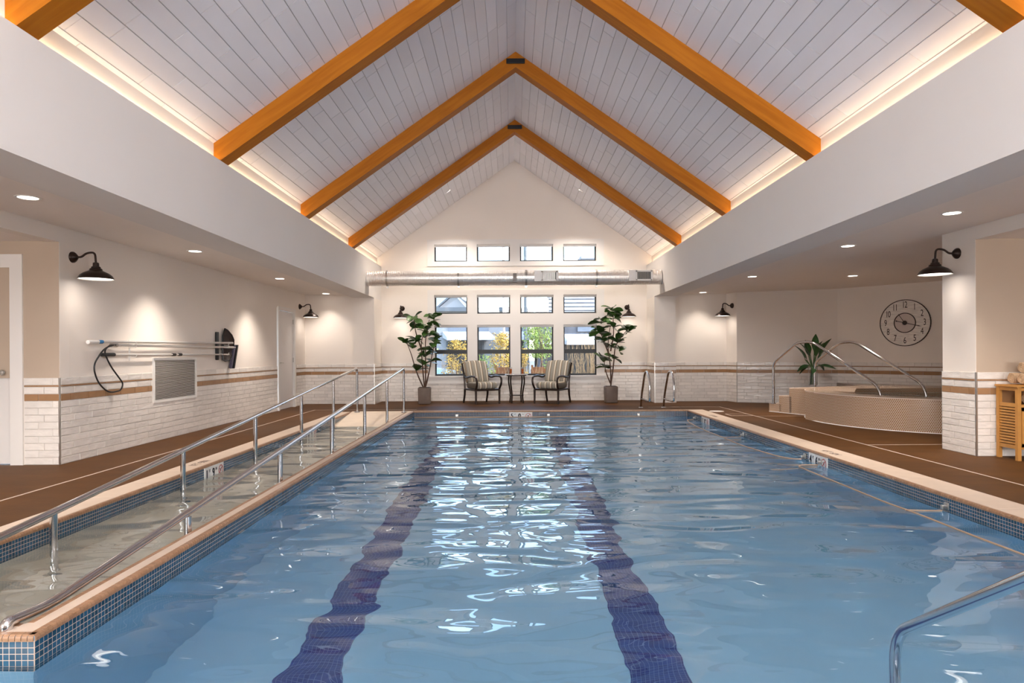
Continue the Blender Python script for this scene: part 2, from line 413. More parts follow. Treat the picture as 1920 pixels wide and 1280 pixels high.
# coping stones
cp = sroot('trim_1', 'beige coping stones around the pool')
def stones(x0, x1, ya, yb, L=0.61):
    n = int(round((yb-ya)/L)); l = (yb-ya)/n
    me = rbox(x0, 0, -0.05, x1, l-0.003, 0.004, 0.004).mesh('coping_stone', M_cope)
    for i in range(n): link('coping_stone', me, cp, (0, ya+i*l, 0))
stones(XRL-0.26, XRL-0.02, YB, 13.2); stones(XPR+0.02, 3.86, YB+3.6, Y1P+0.05)
bk = MB()
bk.box((XRL-0.26, YB, -0.24), (XRL-0.02, 13.25, -0.05)); bk.box((XPR+0.02, 0.6, -0.24), (3.86, Y1P+0.05, -0.05)); bk.box((-3.5, Y0P-0.3, -0.24), (3.55, Y0P, 0.0))
bk.build('coping_bed', M_mgr, cp)
mk = MB(); mk.box((-2.0, Y1P+0.02, -0.02), (3.55, Y1P+0.07, 0.003)); mk.build('end_strip', M_cope, cp)

# ---- pool shell
pb = sroot('pool_basin', 'pale blue plastered pool basin')
s = MB()
zf0, zf1 = -1.22, -1.55
def quad(mb, a, b, c, e): mb.add([a, b, c, e], [(0, 1, 2, 3)])
T = 0.15
s.ext([(XRL-T, 0.2, zf0-0.2), (XPR+T, 0.2, zf0-0.2), (XPR+T, 0.2, zf0), (XRL-T, 0.2, zf0)], (0, 2.54, 0))
s.add([(XPL-T, 2.7, zf0), (XPR+T, 2.7, zf0), (XPR+T, Y1P+T, zf1), (XPL-T, Y1P+T, zf1), (XPL-T, 2.7, zf0-0.3), (XPR+T, 2.7, zf0-0.3), (XPR+T, Y1P+T, zf1-0.3), (XPL-T, Y1P+T, zf1-0.3)],
      [(0, 1, 2, 3), (7, 6, 5, 4), (0, 4, 5, 1), (1, 5, 6, 2), (2, 6, 7, 3), (3, 7, 4, 0)])
s.box((XPR, 0.6, -1.8), (XPR+T, Y1P+T, -0.03))
s.box((XPL-0.05, Y1P, -1.8), (XPR+T, Y1P+T, -0.03))
s.box((XRL-T, Y0P-0.2, -1.8), (XPR+T, Y0P, -0.03))
s.build('basin_shell', M_plas, pb)
# submerged bench seen at the near end of the ramp wall
b = MB(); b.box((-3.24, 2.35, -1.2), (-2.0, 2.735, -0.34)); b.build('submerged_step', mat('step_plaster', (0.80, 0.84, 0.86), 0.6), pb)
st = MB()
for i in range(4): st.box((0.3, Y0P, zf0), (2.6, Y0P+0.3*(4-i), zf0+0.24*(i+1)))
st.build('entry_step', M_plas, pb)
# lane lines on the floor (5 mm inlay)
def zfl(y): return zf0+(zf1-zf0)*max(0, (y-2.7))/(Y1P-2.7)
for k, xc in enumerate((-1.12, 0.80, 2.72)[:2]):
    m = MB(); w = 0.155
    for (xa, xb, ya, yb) in ((xc-w, xc+w, 2.75, 11.6), (xc-0.45, xc+0.45, 11.6, 11.9)):
        m.add([(xa, ya, zfl(ya)+0.006), (xb, ya, zfl(ya)+0.006), (xb, yb, zfl(yb)+0.006), (xa, yb, zfl(yb)+0.006), (xa, ya, zfl(ya)-0.01), (xb, ya, zfl(ya)-0.01), (xb, yb, zfl(yb)-0.01), (xa, yb, zfl(yb)-0.01)],
              [(0, 1, 2, 3), (0, 4, 5, 1), (1, 5, 6, 2), (2, 6, 7, 3), (3, 7, 4, 0)])
    m.box((xc-w, 1.3, zf0-0.01), (xc+w, 2.75, zf0+0.006))
    m.build('lane_line', M_lane, pb)

# ---- ramp
def zr(y): return -(13.2-y)*0.0884
rp = MB()
rp.add([(XRL, 2.74, zr(2.74)), (XRR, 2.74, zr(2.74)), (XRR, 13.2, 0), (XRL, 13.2, 0), (XRL, 2.74, -1.9), (XRR, 2.74, -1.9), (XRR, 13.2, -1.9), (XRL, 13.2, -1.9)],
       [(0, 1, 2, 3), (7, 6, 5, 4), (0, 4, 5, 1), (1, 5, 6, 2), (2, 6, 7, 3), (3, 7, 4, 0)])
rp.box((XRL, 13.2, -0.2), (XRR+0.12, 13.31, 0.002))
rp.build('ramp_floor', M_rampf, pb)
s = MB(); s.box((XRL-T, 0.2, -1.9), (XRL, 13.2, -0.03)); s.build('ramp_wall', M_rampf, pb)

# ---- divider wall between ramp and pool
dv = sroot('wall_divider', 'low tiled wall between ramp and pool')
m = MB(); m.box((XRR, 2.745, -1.9), (XPL, 13.26, -0.004)); m.box((-2.4504, 2.745, -1.9), (XRR, 2.865, -0.004)); m.build('wall_core', M_plas, dv)
m = MB(); m.box((XRR+0.004, 2.75, -0.01), (XPL-0.004, 13.25, 0.0005)); m.box((-2.445, 2.75, -0.01), (XRR+0.004, 2.861, 0.0005)); m.build('cap_strip', M_cope, dv)

PT = 0.0262
def mosaic(parent, o, dx, n, length, rows=6, cap=True, ztop=-0.026, skip=(), singles=0):
    """small square tiles standing on a face: o start point, dx unit direction, n outward normal"""
    o, dx, n = Vector(o), Vector(dx), Vector(n); N_ = int(length/PT); g = 0.0016; up = Vector((0, 0, 1))
    mb = MB(); gb = MB(); cb = MB()
    sg = MB(); 
    def tl(tgt, p, w, h, t, rnd):
        a = [p+dx*g+up*g, p+dx*(w-g)+up*g, p+dx*(w-g)+up*(h-g), p+dx*g+up*(h-g)]
        q = [v+n*t for v in a]; e_ = 0.0012
        vs = [*a, *q]
        fs = [(4, 5, 6, 7), (0, 1, 5, 4), (1, 2, 6, 5), (2, 3, 7, 6), (3, 0, 4, 7)]
        if dx.cross(up).dot(n) < 0: fs = [tuple(reversed(f)) for f in fs]
        tgt.add(vs, fs, rnd)
    gb.ext([o+up*(ztop-rows*PT), o+dx*length+up*(ztop-rows*PT), o+dx*length+up*(ztop+0.002), o+up*(ztop+0.002)], n*0.0015)
    for i in range(N_):
        s_ = i*PT
        if any(a <= s_+PT/2 <= b for a, b in skip): continue
        for k in range(rows):
            if i < singles and k < 4: continue
            tl(mb, o+dx*s_+up*(ztop-(k+1)*PT), PT, PT, 0.0021, random.random()+0.001)
    ob = mb.build('mosaic_tiles', M_mos, parent); ob['kind'] = 'stuff'
    gb.build('mosaic_grout', M_mgr, parent)
    if singles:
        one = MB(); tl(one, Vector((0, 0, 0)), PT, PT, 0.0021, None); me = one.mesh('mosaic_tile', M_mos)
        for i in range(singles):
            for k in range(4): link('mosaic_tile', me, parent, o+dx*(i*PT)+up*(ztop-(k+1)*PT))
    if cap:   # quarter-round nosing tiles
        for i in range(N_):
            p = o+dx*(i*PT+g); q = o+dx*((i+1)*PT-g); pr = [(0.006, ztop+0.001), (0.006, -0.012), (0.003, -0.004), (-0.004, 0.002), (-0.030, 0.002), (-0.030, -0.02)]
            pts = [n*a+up*z for a, z in pr]
            vs = [p+t for t in pts]+[q+t for t in pts]; m_ = len(pts)
            fs = [(a, (a+1) % m_, m_+(a+1) % m_, m_+a) for a in range(m_)]+[tuple(range(m_-1, -1, -1)), tuple(range(m_, 2*m_))]
            if dx.cross(up).dot(n) > 0: pass
            cb.add(vs, fs, random.random()+0.001)
        c = cb.build('nosing_tiles', M_cap, parent); c['kind'] = 'stuff'
MW = 0.455
mosaic(dv, (XPL, 2.745, 0), (0, 1, 0), (1, 0, 0), Y1P-2.745, singles=36)
mosaic(dv, (-2.4504, 2.745, 0), (1, 0, 0), (0, -1, 0), 17.01*PT, singles=17)
mosaic(dv, (-2.4504, 2.865, 0), (1, 0, 0), (0, 1, 0), 12*PT, rows=1)
mosaic(dv, (XRR, 2.87, 0), (0, 1, 0), (-1, 0, 0), Y1P-2.87, rows=1)
mosaic(pb, (XPR, Y0P, 0), (0, 1, 0), (-1, 0, 0), Y1P-Y0P, skip=[(7.34-Y0P, 7.34+MW-Y0P), (11.75-Y0P, 11.75+MW-Y0P)])
mosaic(pb, (XPL, Y1P, 0), (1, 0, 0), (0, -1, 0), XPR-XPL, skip=[(-0.055-XPL, -0.055+MW-XPL)])
mosaic(pb, (XRL, 2.3, 0), (0, 1, 0), (1, 0, 0), 13.2-2.3, skip=[(6.88-2.3, 6.88+MW-2.3), (10.35-2.3, 10.35+MW-2.3)])

# ---- water
w = MB()
def sheet(x0, x1, y0, y1):
    nx = max(1, int((x1-x0)/0.5)); ny = max(1, int((y1-y0)/0.5))
    w.add([(x0+(x1-x0)*i/nx, y0+(y1-y0)*k/ny, ZW) for k in range(ny+1) for i in range(nx+1)],
          [(k*(nx+1)+i, k*(nx+1)+i+1, (k+1)*(nx+1)+i+1, (k+1)*(nx+1)+i) for k in range(ny) for i in range(nx)])
sheet(XPL, XPR, 2.745, Y1P); sheet(XRL, XPR, Y0P, 2.745); sheet(XRL, XRR, 2.865, 11.75); sheet(XRL, -2.45, 2.745, 2.865)
struct(w.build('pool_water', M_water, smooth='all'), 'rippled clear blue pool water')

# ---- walls with tiled wainscot
TL, TH, PITCH = 0.303, 0.0725, 0.0757
def tile_mesh(name, l, h, t, m):
    mb = MB(); c = 0.003
    mb.add([(0, 0, 0), (l, 0, 0), (l, 0, h), (0, 0, h), (c, -t, c), (l-c, -t, c), (l-c, -t, h-c), (c, -t, h-c)],
           [(4, 5, 6, 7), (0, 1, 5, 4), (1, 2, 6, 5), (2, 3, 7, 6), (3, 0, 4, 7)])
    return mb.mesh(name, m)
TM = {}
def tmesh(kind, l):
    k = (kind, round(l, 2))
    if k not in TM:
        h, m, t = {'w': (TH, M_tile, 0.008), 'b': (TH, M_btile, 0.009), 'p': (0.017, M_btile, 0.013), 'c': (TH+0.003, M_tile, 0.008)}[kind]
        TM[k] = tile_mesh({'p': 'pencil_tile'}.get(kind, 'wall_tile'), l, h, t, m)
    return TM[k]
def wainscot(parent, a, b, holes=(), zmin=0.0):
    """tiles on the vertical face from a to b (xy); the face looks to the right-hand side of a->b turned (dy,-dx)"""
    a, b = Vector((*a, 0)), Vector((*b, 0)); D = b-a; ln = D.length; D.normalize(); n = Vector((D.y, -D.x, 0))
    ang = math.atan2(D.y, D.x)
    rows = [(0.004+k*PITCH, 'w') for k in range(9)]+[(0.683, 'b'), (0.759, 'w'), (0.834, 'p'), (0.853, 'c')]
    for ri, (z, kind) in enumerate(rows):
        off = (TL+0.003)/2 if ri % 2 else 0
        if ri % 4 == 2: off = 0.09
        s_ = -off
        while s_ < ln-0.015:
            s0, s1 = max(0, s_), min(ln, s_+TL+0.0); s_ += TL+0.003
            segs = [(s0, s1)]
            for (h0, h1, z0, z1) in holes:
                if z+0.04 > z0 and z+0.04 < z1:
                    ns = []
                    for q0, q1 in segs:
                        if q1 <= h0 or q0 >= h1: ns.append((q0, q1)); continue
                        if q0 < h0: ns.append((q0, h0))
                        if q1 > h1: ns.append((h1, q1))
                    segs = ns
            for q0, q1 in segs:
                l = q1-q0
                if l < 0.02: continue
                p = a+D*q0+n*0.003
                jig = 0.014 if kind == 'w' else 0.004
                link('pencil_tile' if kind == 'p' else 'wall_tile', tmesh(kind, l), parent, (p.x, p.y, z), (random.uniform(-jig, jig), 0, ang+random.uniform(-jig, jig)*0.6))
    # grout bed
    g = MB()
    def bed(s0, s1, z0, z1):
        p, q = a+D*s0, a+D*s1
        g.ext([(p.x, p.y, z0), (q.x, q.y, z0), (q.x, q.y, z1), (p.x, p.y, z1)], n*0.005)
    cuts = sorted({0, ln, *[max(0, h[0]) for h in holes], *[min(ln, h[1]) for h in holes]})
    for s0, s1 in zip(cuts, cuts[1:]):
        mid = (s0+s1)/2; hz = [(h[2], h[3]) for h in holes if h[0] < mid < h[1]]
        if not hz: bed(s0, s1, 0, 0.928)
        else:
            z0, z1 = hz[0]
            if z0 > 0.03: bed(s0, s1, 0, z0)
            if z1 < 0.9: bed(s0, s1, z1, 0.928)
    g.build('grout_bed', M_grout, parent)

def wall(name, label, boxes=(), runs=(), polys=(), tan=()):
    r = sroot(name, label); m = MB()
    for q in boxes: m.box(*q)
    for q in polys: m.prism(*q)
    m.build('wall_surface', M_wall, r)
    for q in tan: m2 = MB(); m2.box(*q); m2.build('tan_panel', M_tan, r)
    for q in runs: wainscot(r, *q)
    return r
XW = -4.84; YP = 7.02
# left wall beyond the opening, with its door gap
wl_ = wall('wall_left', 'long side wall with pole rack and vent', boxes=[((XW-0.15, YP+0.15, 0), (XW, 13.50, ZC)), ((XW-0.15, 13.50, 2.14), (XW, 14.62, ZC)), ((XW-0.15, 14.62, 0), (XW, 15.5, ZC)),
     ((XW-0.15, YB, 2.385), (XW, YP+0.15, ZC))],
     runs=[((XW, YP), (XW, 13.50), [(1.78, 3.03, 0.50, 1.15)]), ((XW, 14.70), (XW, 15.35))])
for c in wl_.children: pass
wall('wall_left_recess', 'recess wall holding the near side door', boxes=[((-7.2, YP, 0), (-6.36, YP+0.15, 2.385)), ((-5.30, YP, 0), (XW-0.0005, YP+0.15, 2.395)), ((-6.36, YP, 2.14), (-5.30, YP+0.15, 2.385)), 
     ((-7.2, YB, 0), (-7.05, YP, 2.385))], runs=[((-5.216, YP), (XW, YP))], tan=[((-7.04, YP-0.003, 0.93), (XW-0.004, YP, 2.393))])
wall('wall_left_far', 'short far wall beside the left column', boxes=[((-5.0, 15.35, 0), (-3.5, 15.5, ZC))], runs=[((XW, 15.35), (-3.68, 15.35))])
wall('column_left', 'plain column at the far left corner of the hall', boxes=[((-3.68, YC, 0), (XL, YW, ZF0))], runs=[((-3.68, YC), (XL, YC)), ((XL, YC), (XL, YW))])
wall('column_right', 'plain column at the far right corner of the hall', boxes=[((XR, YC, 0), (3.80, YW, ZF0))], runs=[((XR, YC), (3.80, YC)), ((XR, YW), (XR, YC))])
wall('wall_right_far', 'short far wall beside the right column', boxes=[((3.7, 15.6, 0), (5.10, 15.75, ZC))],
     polys=[([(5.10, 15.6), (5.21, 15.2), (5.36, 15.24), (5.25, 15.75), (5.1, 15.75)], 0, ZC)], runs=[((3.80, 15.6), (5.10, 15.6)), ((5.10, 15.6), (5.21, 15.2))])
def offp(pts, d):
    return pts
wall('wall_spa', 'angled wall with the clock behind the spa', polys=[([(5.21, 15.2), (7.2, 14.5), (7.3, 14.65), (5.3, 15.36)], 0, ZC), ([(7.2, 14.5), (10.2, 10.9), (10.35, 11.0), (7.3, 14.65)], 0, ZC),
     ([(10.2, 10.9), (10.2, 7.83), (10.35, 7.83), (10.35, 11.0)], 0, ZC)], runs=[((5.21, 15.2), (7.2, 14.5)), ((7.2, 14.5), (10.2, 10.9))])
XQ = 5.14; YQ = 7.27
wall('wall_right', 'tiled wall end beside the towel cabinet', boxes=[((XQ, YB, 2.40), (XQ+0.15, YQ-0.001, ZC)), ((XQ, YQ, 0), (10.3, YQ+0.56, ZC)), ((7.3, YB, 0), (7.45, YQ, 2.4))],
     runs=[((XQ, YQ+0.56), (XQ, YQ)), ((XQ, YQ), (7.3, YQ))], tan=[((XQ+0.004, YQ-0.003, 0.93), (7.3, YQ, 2.409))])
wall('wall_near', 'wall behind the camera', boxes=[((-7.2, YB-0.15, 0), (10.8, YB, 3.4))], polys=[])
g = MB(); g.ext([(XL-0.6, YB-0.15, 3.3), (XR+0.6, YB-0.15, 3.3), (RX, YB-0.15, RZ+0.1)], (0, 0.15, 0)); struct(g.build('wall_near_gable', M_wall), 'gable behind the camera')
# metal edge strips on tiled corners
tr = sroot('trim_2', 'slim metal corner edges on the tiled wall ends')
for (x, y, a) in ((XW, YP, 0), (XQ, YQ, 0), (XQ, YQ+0.56, 0), (5.21, 15.2, 0), (XR, YC, 0), (XL, YC, 0)):
    m = MB(); m.box((x-0.009, y-0.012, 0.0), (x+0.009, y+0.006, 0.93)); m.build('edge_strip', M_brush, tr)

# ---- window wall
WX = [(-1.893, -1.089), (-0.849, -0.040), (0.209, 1.018), (1.266, 2.076)]
WZ = [(0.62, 1.861), (2.135, 2.593), (3.413, 3.829)]
wf = sroot('wall_far', 'gabled window wall at the end of the pool')
m = MB(); xs = [XL-0.5]+[v for p in WX for v in p]+[XR+0.5]; zs = [0]+[v for p in WZ for v in p]+[4.0]
for i in range(len(xs)-1):
    for k in range(len(zs)-1):
        if i % 2 and k % 2: continue
        m.box((xs[i], YW, zs[k]), (xs[i+1], YW+0.22, zs[k+1]))
def zroof(x): return RZ-RS*abs(x-RX)
m.ext([(xs[0], YW, 3.3), (XL-0.5, YW, 4.0), (XL-0.5, YW, 3.3)], (0, 0.01, 0))
m.ext([(RX-(RZ-4.0)/RS-0.2, YW, 4.0), (RX+(RZ-4.0)/RS+0.2, YW, 4.0), (RX, YW, RZ+0.14)], (0, 0.22, 0))
m.build('wall_surface', M_wall, wf)
x0 = XL
wainscot(wf, (XL, YW), (XR, YW), holes=[(-2.06-XL, 2.26-XL, 0.43, 3)])
tw = sroot('trim_3', 'white painted casing around the windows')
m = MB(); yy = YW-0.022
m.box((-2.06, yy, 0.60), (WX[0][0], YW, 2.72)); m.box((WX[3][1], yy, 0.60), (2.26, YW, 2.72))
for i in range(3): m.box((WX[i][1], yy, 0.60), (WX[i+1][0], YW, 2.72))
for a, b in WX: m.box((a, yy, 1.861), (b, YW, 2.135)); m.box((a, yy, 2.593), (b, YW, 2.72))
m.build('window_casing', M_trim, tw)
m = MB(); m.box((-2.10, YW-0.05, 0.59), (2.30, YW+0.1, 0.62)); m.build('window_stool', M_trim, tw)
m = MB(); m.box((-2.06, YW-0.024, 0.43), (2.26, YW, 0.588)); m.build('apron_board', M_trim, tw)
m = MB()
m.box((-2.06, yy, 3.30), (WX[0][0], YW, 3.95)); m.box((WX[3][1], yy, 3.30), (2.26, YW, 3.95))
for i in range(3): m.box((WX[i][1], yy, 3.30), (WX[i+1][0], YW, 3.95))
for a, b in WX: m.box((a, yy, 3.30), (b, YW, 3.413)); m.box((a, yy, 3.829), (b, YW, 3.95))
m.build('window_casing', M_trim, tw)
wn_ = 0
for zi, (z0, z1) in enumerate(WZ):
    for xi, (a, b) in enumerate(WX):
        wn_ += 1
        nm = ('tall lower', 'middle', 'high gable')[zi]; pos = ('first', 'second', 'third', 'fourth')[xi]
        r = sroot('window_%d' % wn_, '%s window, %s from the left' % (nm, pos), (a, YW+0.10, z0)); W_, H = b-a, z1-z0
        t = 0.034; m = MB(); m.box((0, 0, 0), (t, 0.05, H)); m.box((W_-t, 0, 0), (W_, 0.05, H)); m.box((t, 0, H-t), (W_-t, 0.05, H)); m.box((t, 0, 0), (W_-t, 0.05, t+0.005))
        m.build('window_frame', M_frame, r)
        if zi == 0:
            m = MB(); m.box((t, -0.004, 0.535), (W_-t, 0.045, 0.635)); m.build('meeting_rail', M_frame, r)
            m = MB(); m.box((t, 0.02, t), (W_-t, 0.024, 0.54)); m.build('pane', M_pane, r)
            m = MB(); m.box((t, 0.03, 0.63), (W_-t, 0.034, H-t)); m.build('pane', M_pane, r)
        else:
            m = MB(); m.box((t, 0.02, t), (W_-t, 0.024, H-t)); m.build('pane', M_pane, r)
        m = MB(); m.box((0.005, -0.075, H-0.05), (W_-0.005, -0.02, H+0.0)); m.build('roller_blind', M_blind, r)
        m = MB(); m.tube([(0.01, -0.05, H-0.052), (W_-0.01, -0.05, H-0.052)], 0.008, 6); m.build('bottom_bar', M_blind, r)

for i, (x, zc, w_, h_) in enumerate(((-1.25, 3.85, 1.15, 1.3), (0.08, 3.85, 1.15, 1.3), (1.41, 3.85, 1.15, 1.3), (-5.3, 1.35, 1.6, 1.6), (6.0, 1.35, 1.6, 1.6))):  # invented windows, built only to frame the added fill lights
    r = sroot('window_%d' % (13+i), 'window in the wall behind the camera', (x, YB, zc)); m = MB(); a, b, t = w_/2, h_/2, 0.06
    m.box((-a-t, 0, -b-t), (-a, 0.09, b+t)); m.box((a, 0, -b-t), (a+t, 0.09, b+t)); m.box((-a, 0, b), (a, 0.09, b+t)); m.box((-a, 0, -b-t), (a, 0.09, -b)); m.build('window_frame', M_frame, r)
    m = MB(); m.box((-a, 0.01, -b), (a, 0.03, b)); m.build('pane', M_dkwin, r)

# ---- bulkheads and flat side ceilings
def bulk(name, label, x0, x1, lip, xb):
    r = sroot(name, label); m = MB()
    m.box((x0, YB, ZF0), (x1, YW, ZF1-0.12))                        # box beam
    m.box((lip[0], YB, ZF1-0.12), (lip[1], YW, ZF1))               # thin lip that hides the light tape
    m.build('bulkhead', M_bulk, r)
    m = MB(); m.box((xb[0], YB, ZF1-0.12), (xb[1], YW, 3.75)); m.build('cove_back', M_bulk, r)
    return r
bulk('wall_left_upper', 'smooth bulkhead under the eaves, door side', XL-0.49, XL, (XL-0.02, XL), (XBL-0.12, XBL))
bulk('wall_right_upper', 'smooth bulkhead under the eaves, spa side', XR, XR+0.49, (XR, XR+0.02), (XBR, XBR+0.12))
m = MB(); m.box((-7.2, YB, ZC), (XL-0.3, 16.3, ZC+0.15)); m.box((XR+0.3, YB, ZC), (10.8, 16.3, ZC+0.15)); m.box((-7.2, YB, 2.392), (XW-0.01, YP+0.1, 2.45)); m.box((XQ+0.01, YB, 2.408), (7.45, YQ+0.1, 2.46))
struct(m.build('ceiling', M_ceil), 'flat low ceilings along both sides')

# ---- vaulted ceiling slopes with individual boards
cs = math.sqrt(1+RS*RS)
PWX = 3.44/26.0                       # horizontal step of a board
for sgn, nm, lab in ((-1, 'ceiling_left', 'white boarded slope of the vaulted ceiling, door side'), (1, 'ceiling_right', 'white boarded slope of the vaulted ceiling, spa side')):
    r = sroot(nm, lab)
    xe = (RX-XBL+0.03) if sgn < 0 else (XBR+0.03-RX)
    m = MB(); m.ext([(RX, YB, RZ), (RX+sgn*(xe+0.3), YB, RZ-RS*(xe+0.3)), (RX+sgn*(xe+0.3), YB, RZ-RS*(xe+0.3)+0.25), (RX, YB, RZ+0.25)], (0, YW+0.22-YB, 0))
    m.build('roof_deck', M_gap, r)
    rows = int(math.ceil(xe/0.1335)); slope_len = 0.1335*cs; near = MB()
    ang = math.atan(RS)
    us = {}
    for i in range(rows):
        xa = i*0.1335; xb = min(xe, xa+0.1335); wv = (xb-xa)*cs-0.005
        # nearest visible distance of this row
        zz = RZ-RS*xa; xx = abs(RX+sgn*(xa+0.06))
        yv = max((zz-1.17)*1230/665.0, xx*1230/965.0)-0.4
        y = YW-random.uniform(0.3, 1.0)
        yend = YW
        cuts = [YW]
        while cuts[-1] > yv: cuts.append(cuts[-1]-random.choice((0.62, 0.85, 0.95, 1.22, 1.22, 1.5))*1.0)
        for c1, c0 in zip(cuts, cuts[1:]):
            c0 = max(c0, YB)
            L_ = round(c1-c0-0.005, 3); key = (round(wv, 3), L_)
            if key not in us:
                mb = MB(); e_ = 0.002
                mb.add([(0, 0, 0), (wv, 0, 0), (wv, L_, 0), (0, L_, 0), (e_, e_, -0.010), (wv-e_, e_, -0.010), (wv-e_, L_-e_, -0.010), (e_, L_-e_, -0.010)],
                       [(7, 6, 5, 4), (4, 5, 1, 0), (5, 6, 2, 1), (6, 7, 3, 2), (7, 4, 0, 3)])
                us[key] = mb.mesh('ceiling_board', M_plank)
            if sgn > 0:
                link('ceiling_board', us[key], r, (RX+xa, c0, RZ-RS*xa-0.001), (0, ang, 0))
            else:
                link('ceiling_board', us[key], r, (RX-xa-(wv+0.0025)/cs, c0, RZ-RS*xa-(wv+0.0025)/cs*RS-0.001), (0, -ang, 0))
        if cuts[-1] > YB:
            za = RZ-RS*xa; ca, sa = math.cos(ang), math.sin(ang)
            p0 = Vector((RX+sgn*xa, YB, za-0.001)); dd = Vector((sgn*ca, 0, -sa)); nn = Vector((-sgn*sa, 0, -ca))
            near.ext([p0, p0+dd*wv, p0+dd*wv+nn*0.010, p0+nn*0.010], (0, cuts[-1]-YB-0.005, 0), 0.001+0.9*random.random())
    o = near.build('near_boards', M_plank, r); o['kind'] = 'stuff'

# ---- timber rafters
for i, y in enumerate((1.28, 4.27, 7.26, 10.25, 13.24)):
    r = sroot('trim_%d' % (i+4), ('timber rafter pair over the near end of the pool', 'timber rafter pair at the top edge of the view', 'honey timber rafter pair nearest in full view', 'honey timber rafter pair, middle of three', 'honey timber rafter pair nearest the window wall')[i], (RX, y, RZ))
    vd = 0.255
    for sgn, xe in ((-1, RX-XBL), (1, XBR-RX)):
        m = MB(); m.ext([(0, 0, -0.012), (sgn*xe, 0, -RS*xe-0.012), (sgn*xe, 0, -RS*xe-vd), (0, 0, -vd)], (0, 0.20, 0))
        # own axes along the beam so the grain follows it
        a = -sgn*math.atan(RS) if sgn > 0 else math.atan(RS)
        Mx = Matrix.Rotation(math.atan(RS)*(1 if sgn > 0 else -1), 4, 'Y')
        inv = Mx.inverted(); xf(m, inv)
        o = m.build('rafter', M_wood, r); o.matrix_local = Mx
    m = MB(); m.add(*[(lambda q: (q.v, q.f))(rbox(-0.145, -0.02, -0.205, 0.145, 0.0, -0.125, 0.008))][0]); m.build('metal_plate', M_blackm, r)
# ================================================================ THINGS
# ---- doors
def door(name, label, loc, rz, W_, H, casing=0.14, knob='knob', hinge_side=1, cw2=None):
    r = sroot(name, label, loc, rz)      # local: x along the wall, -y out of the wall
    m = MB(); m.box((0, 0.02, 0.01), (W_, 0.06, H)); m.build('door_leaf', M_door, r)
    m = MB(); c = casing
    m.box((-c, -0.022, 0), (-0.006, 0.06, H+0.012)); m.box((W_+0.006, -0.022, 0), (W_+c, 0.06, H+0.012)); m.box((-c, -0.022, H+0.012), (W_+c, 0.06, H+c+0.012))
    m.build('door_frame', M_trim, r)
    hx = W_-0.07 if hinge_side < 0 else 0.07
    if knob == 'knob':
        m = MB(); m.lathe([(0.001, 0.0), (0.033, 0.0), (0.033, 0.008), (0.014, 0.012), (0.014, 0.035), (0.028, 0.042), (0.032, 0.055), (0.026, 0.068), (0.001, 0.072)], 16)
        o = m.build('door_knob', M_brush, r, smooth=True); o.location = (hx, 0.02, 0.99); o.rotation_euler = (PI/2, 0, 0)
    else:
        m = MB(); m.lathe([(0.001, 0.0), (0.028, 0.0), (0.028, 0.008), (0.011, 0.012), (0.011, 0.05), (0.001, 0.05)], 14)
        xf(m, Matrix.Translation((hx, 0.02, 0.99)) @ Matrix.Rotation(PI/2, 4, 'X')); m.tube([(hx, -0.03, 0.99), (hx-hinge_side*-0.13, -0.03, 0.985)], 0.009, 8)
        m.build('door_handle', M_brush, r, smooth=True)
    for z in (0.2, 1.04, H-0.2):
        m = MB(); xh = W_+0.002 if hinge_side > 0 else -0.002
        m.box((xh-0.012, -0.003, z-0.05), (xh+0.012, 0.022, z+0.05)); m.build('hinge', M_brush, r)
    return r
door('door_1', 'near side door in the recess', (-6.30, YP, 0), 0, 0.935, 2.10, hinge_side=-1)
m = MB(); 
door('door_2', 'far side door with lever handle', (XW, 13.62, 0), PI/2, 0.92, 2.08, casing=0.075, knob='lever', hinge_side=1)

# ---- barn style wall lamps: arm reaches along local -y
def make_sconce():
    r = thing('wall_lamp', '', 'wall lamp')
    m = MB(); m.lathe([(0.001, 0.0), (0.062, 0.0), (0.062, 0.012), (0.052, 0.028), (0.03, 0.05), (0.018, 0.06), (0.001, 0.06)], 20)
    xf(m, Matrix.Rotation(PI/2, 4, 'X')); m.build('back_plate', M_dark, r, smooth=True)
    m = MB(); m.tube(fillet([(0, -0.05, 0), (0, -0.10, 0.0), (0, -0.155, 0.045), (0, -0.25, 0.055), (0, -0.26, -0.07)], 0.07, 6), 0.0115, 10); m.build('arm', M_dark, r, smooth=True)
    m = MB(); c = (0, -0.26, -0.245)
    m.lathe([(0.001, 0.185), (0.022, 0.185), (0.030, 0.178), (0.032, 0.142), (0.045, 0.137), (0.048, 0.120), (0.060, 0.116), (0.066, 0.095), (0.088, 0.085), (0.125, 0.067), (0.155, 0.043), (0.172, 0.016), (0.178, 0.0),
             (0.174, 0.001)], 32, c)
    m.build('lamp_shade', M_dark, r, smooth=True)
    m = MB(); m.lathe([(0.174, 0.001), (0.166, 0.016), (0.148, 0.040), (0.118, 0.062), (0.082, 0.078), (0.055, 0.085), (0.001, 0.088)], 32, c); m.build('shade_lining', M_enam, r, smooth=True)
    m = MB(); m.sphere((0, -0.26, -0.195), 0.032, 12, 8, sz=1.25); m.build('bulb', M_bulb, r, smooth=True)
    m = MB(); m.lathe([(0.001, 0.010), (0.166, 0.010), (0.166, 0.013), (0.001, 0.013)], 32, c); m.build('diffuser', M_diff, r)
    return r
sc0 = make_sconce()
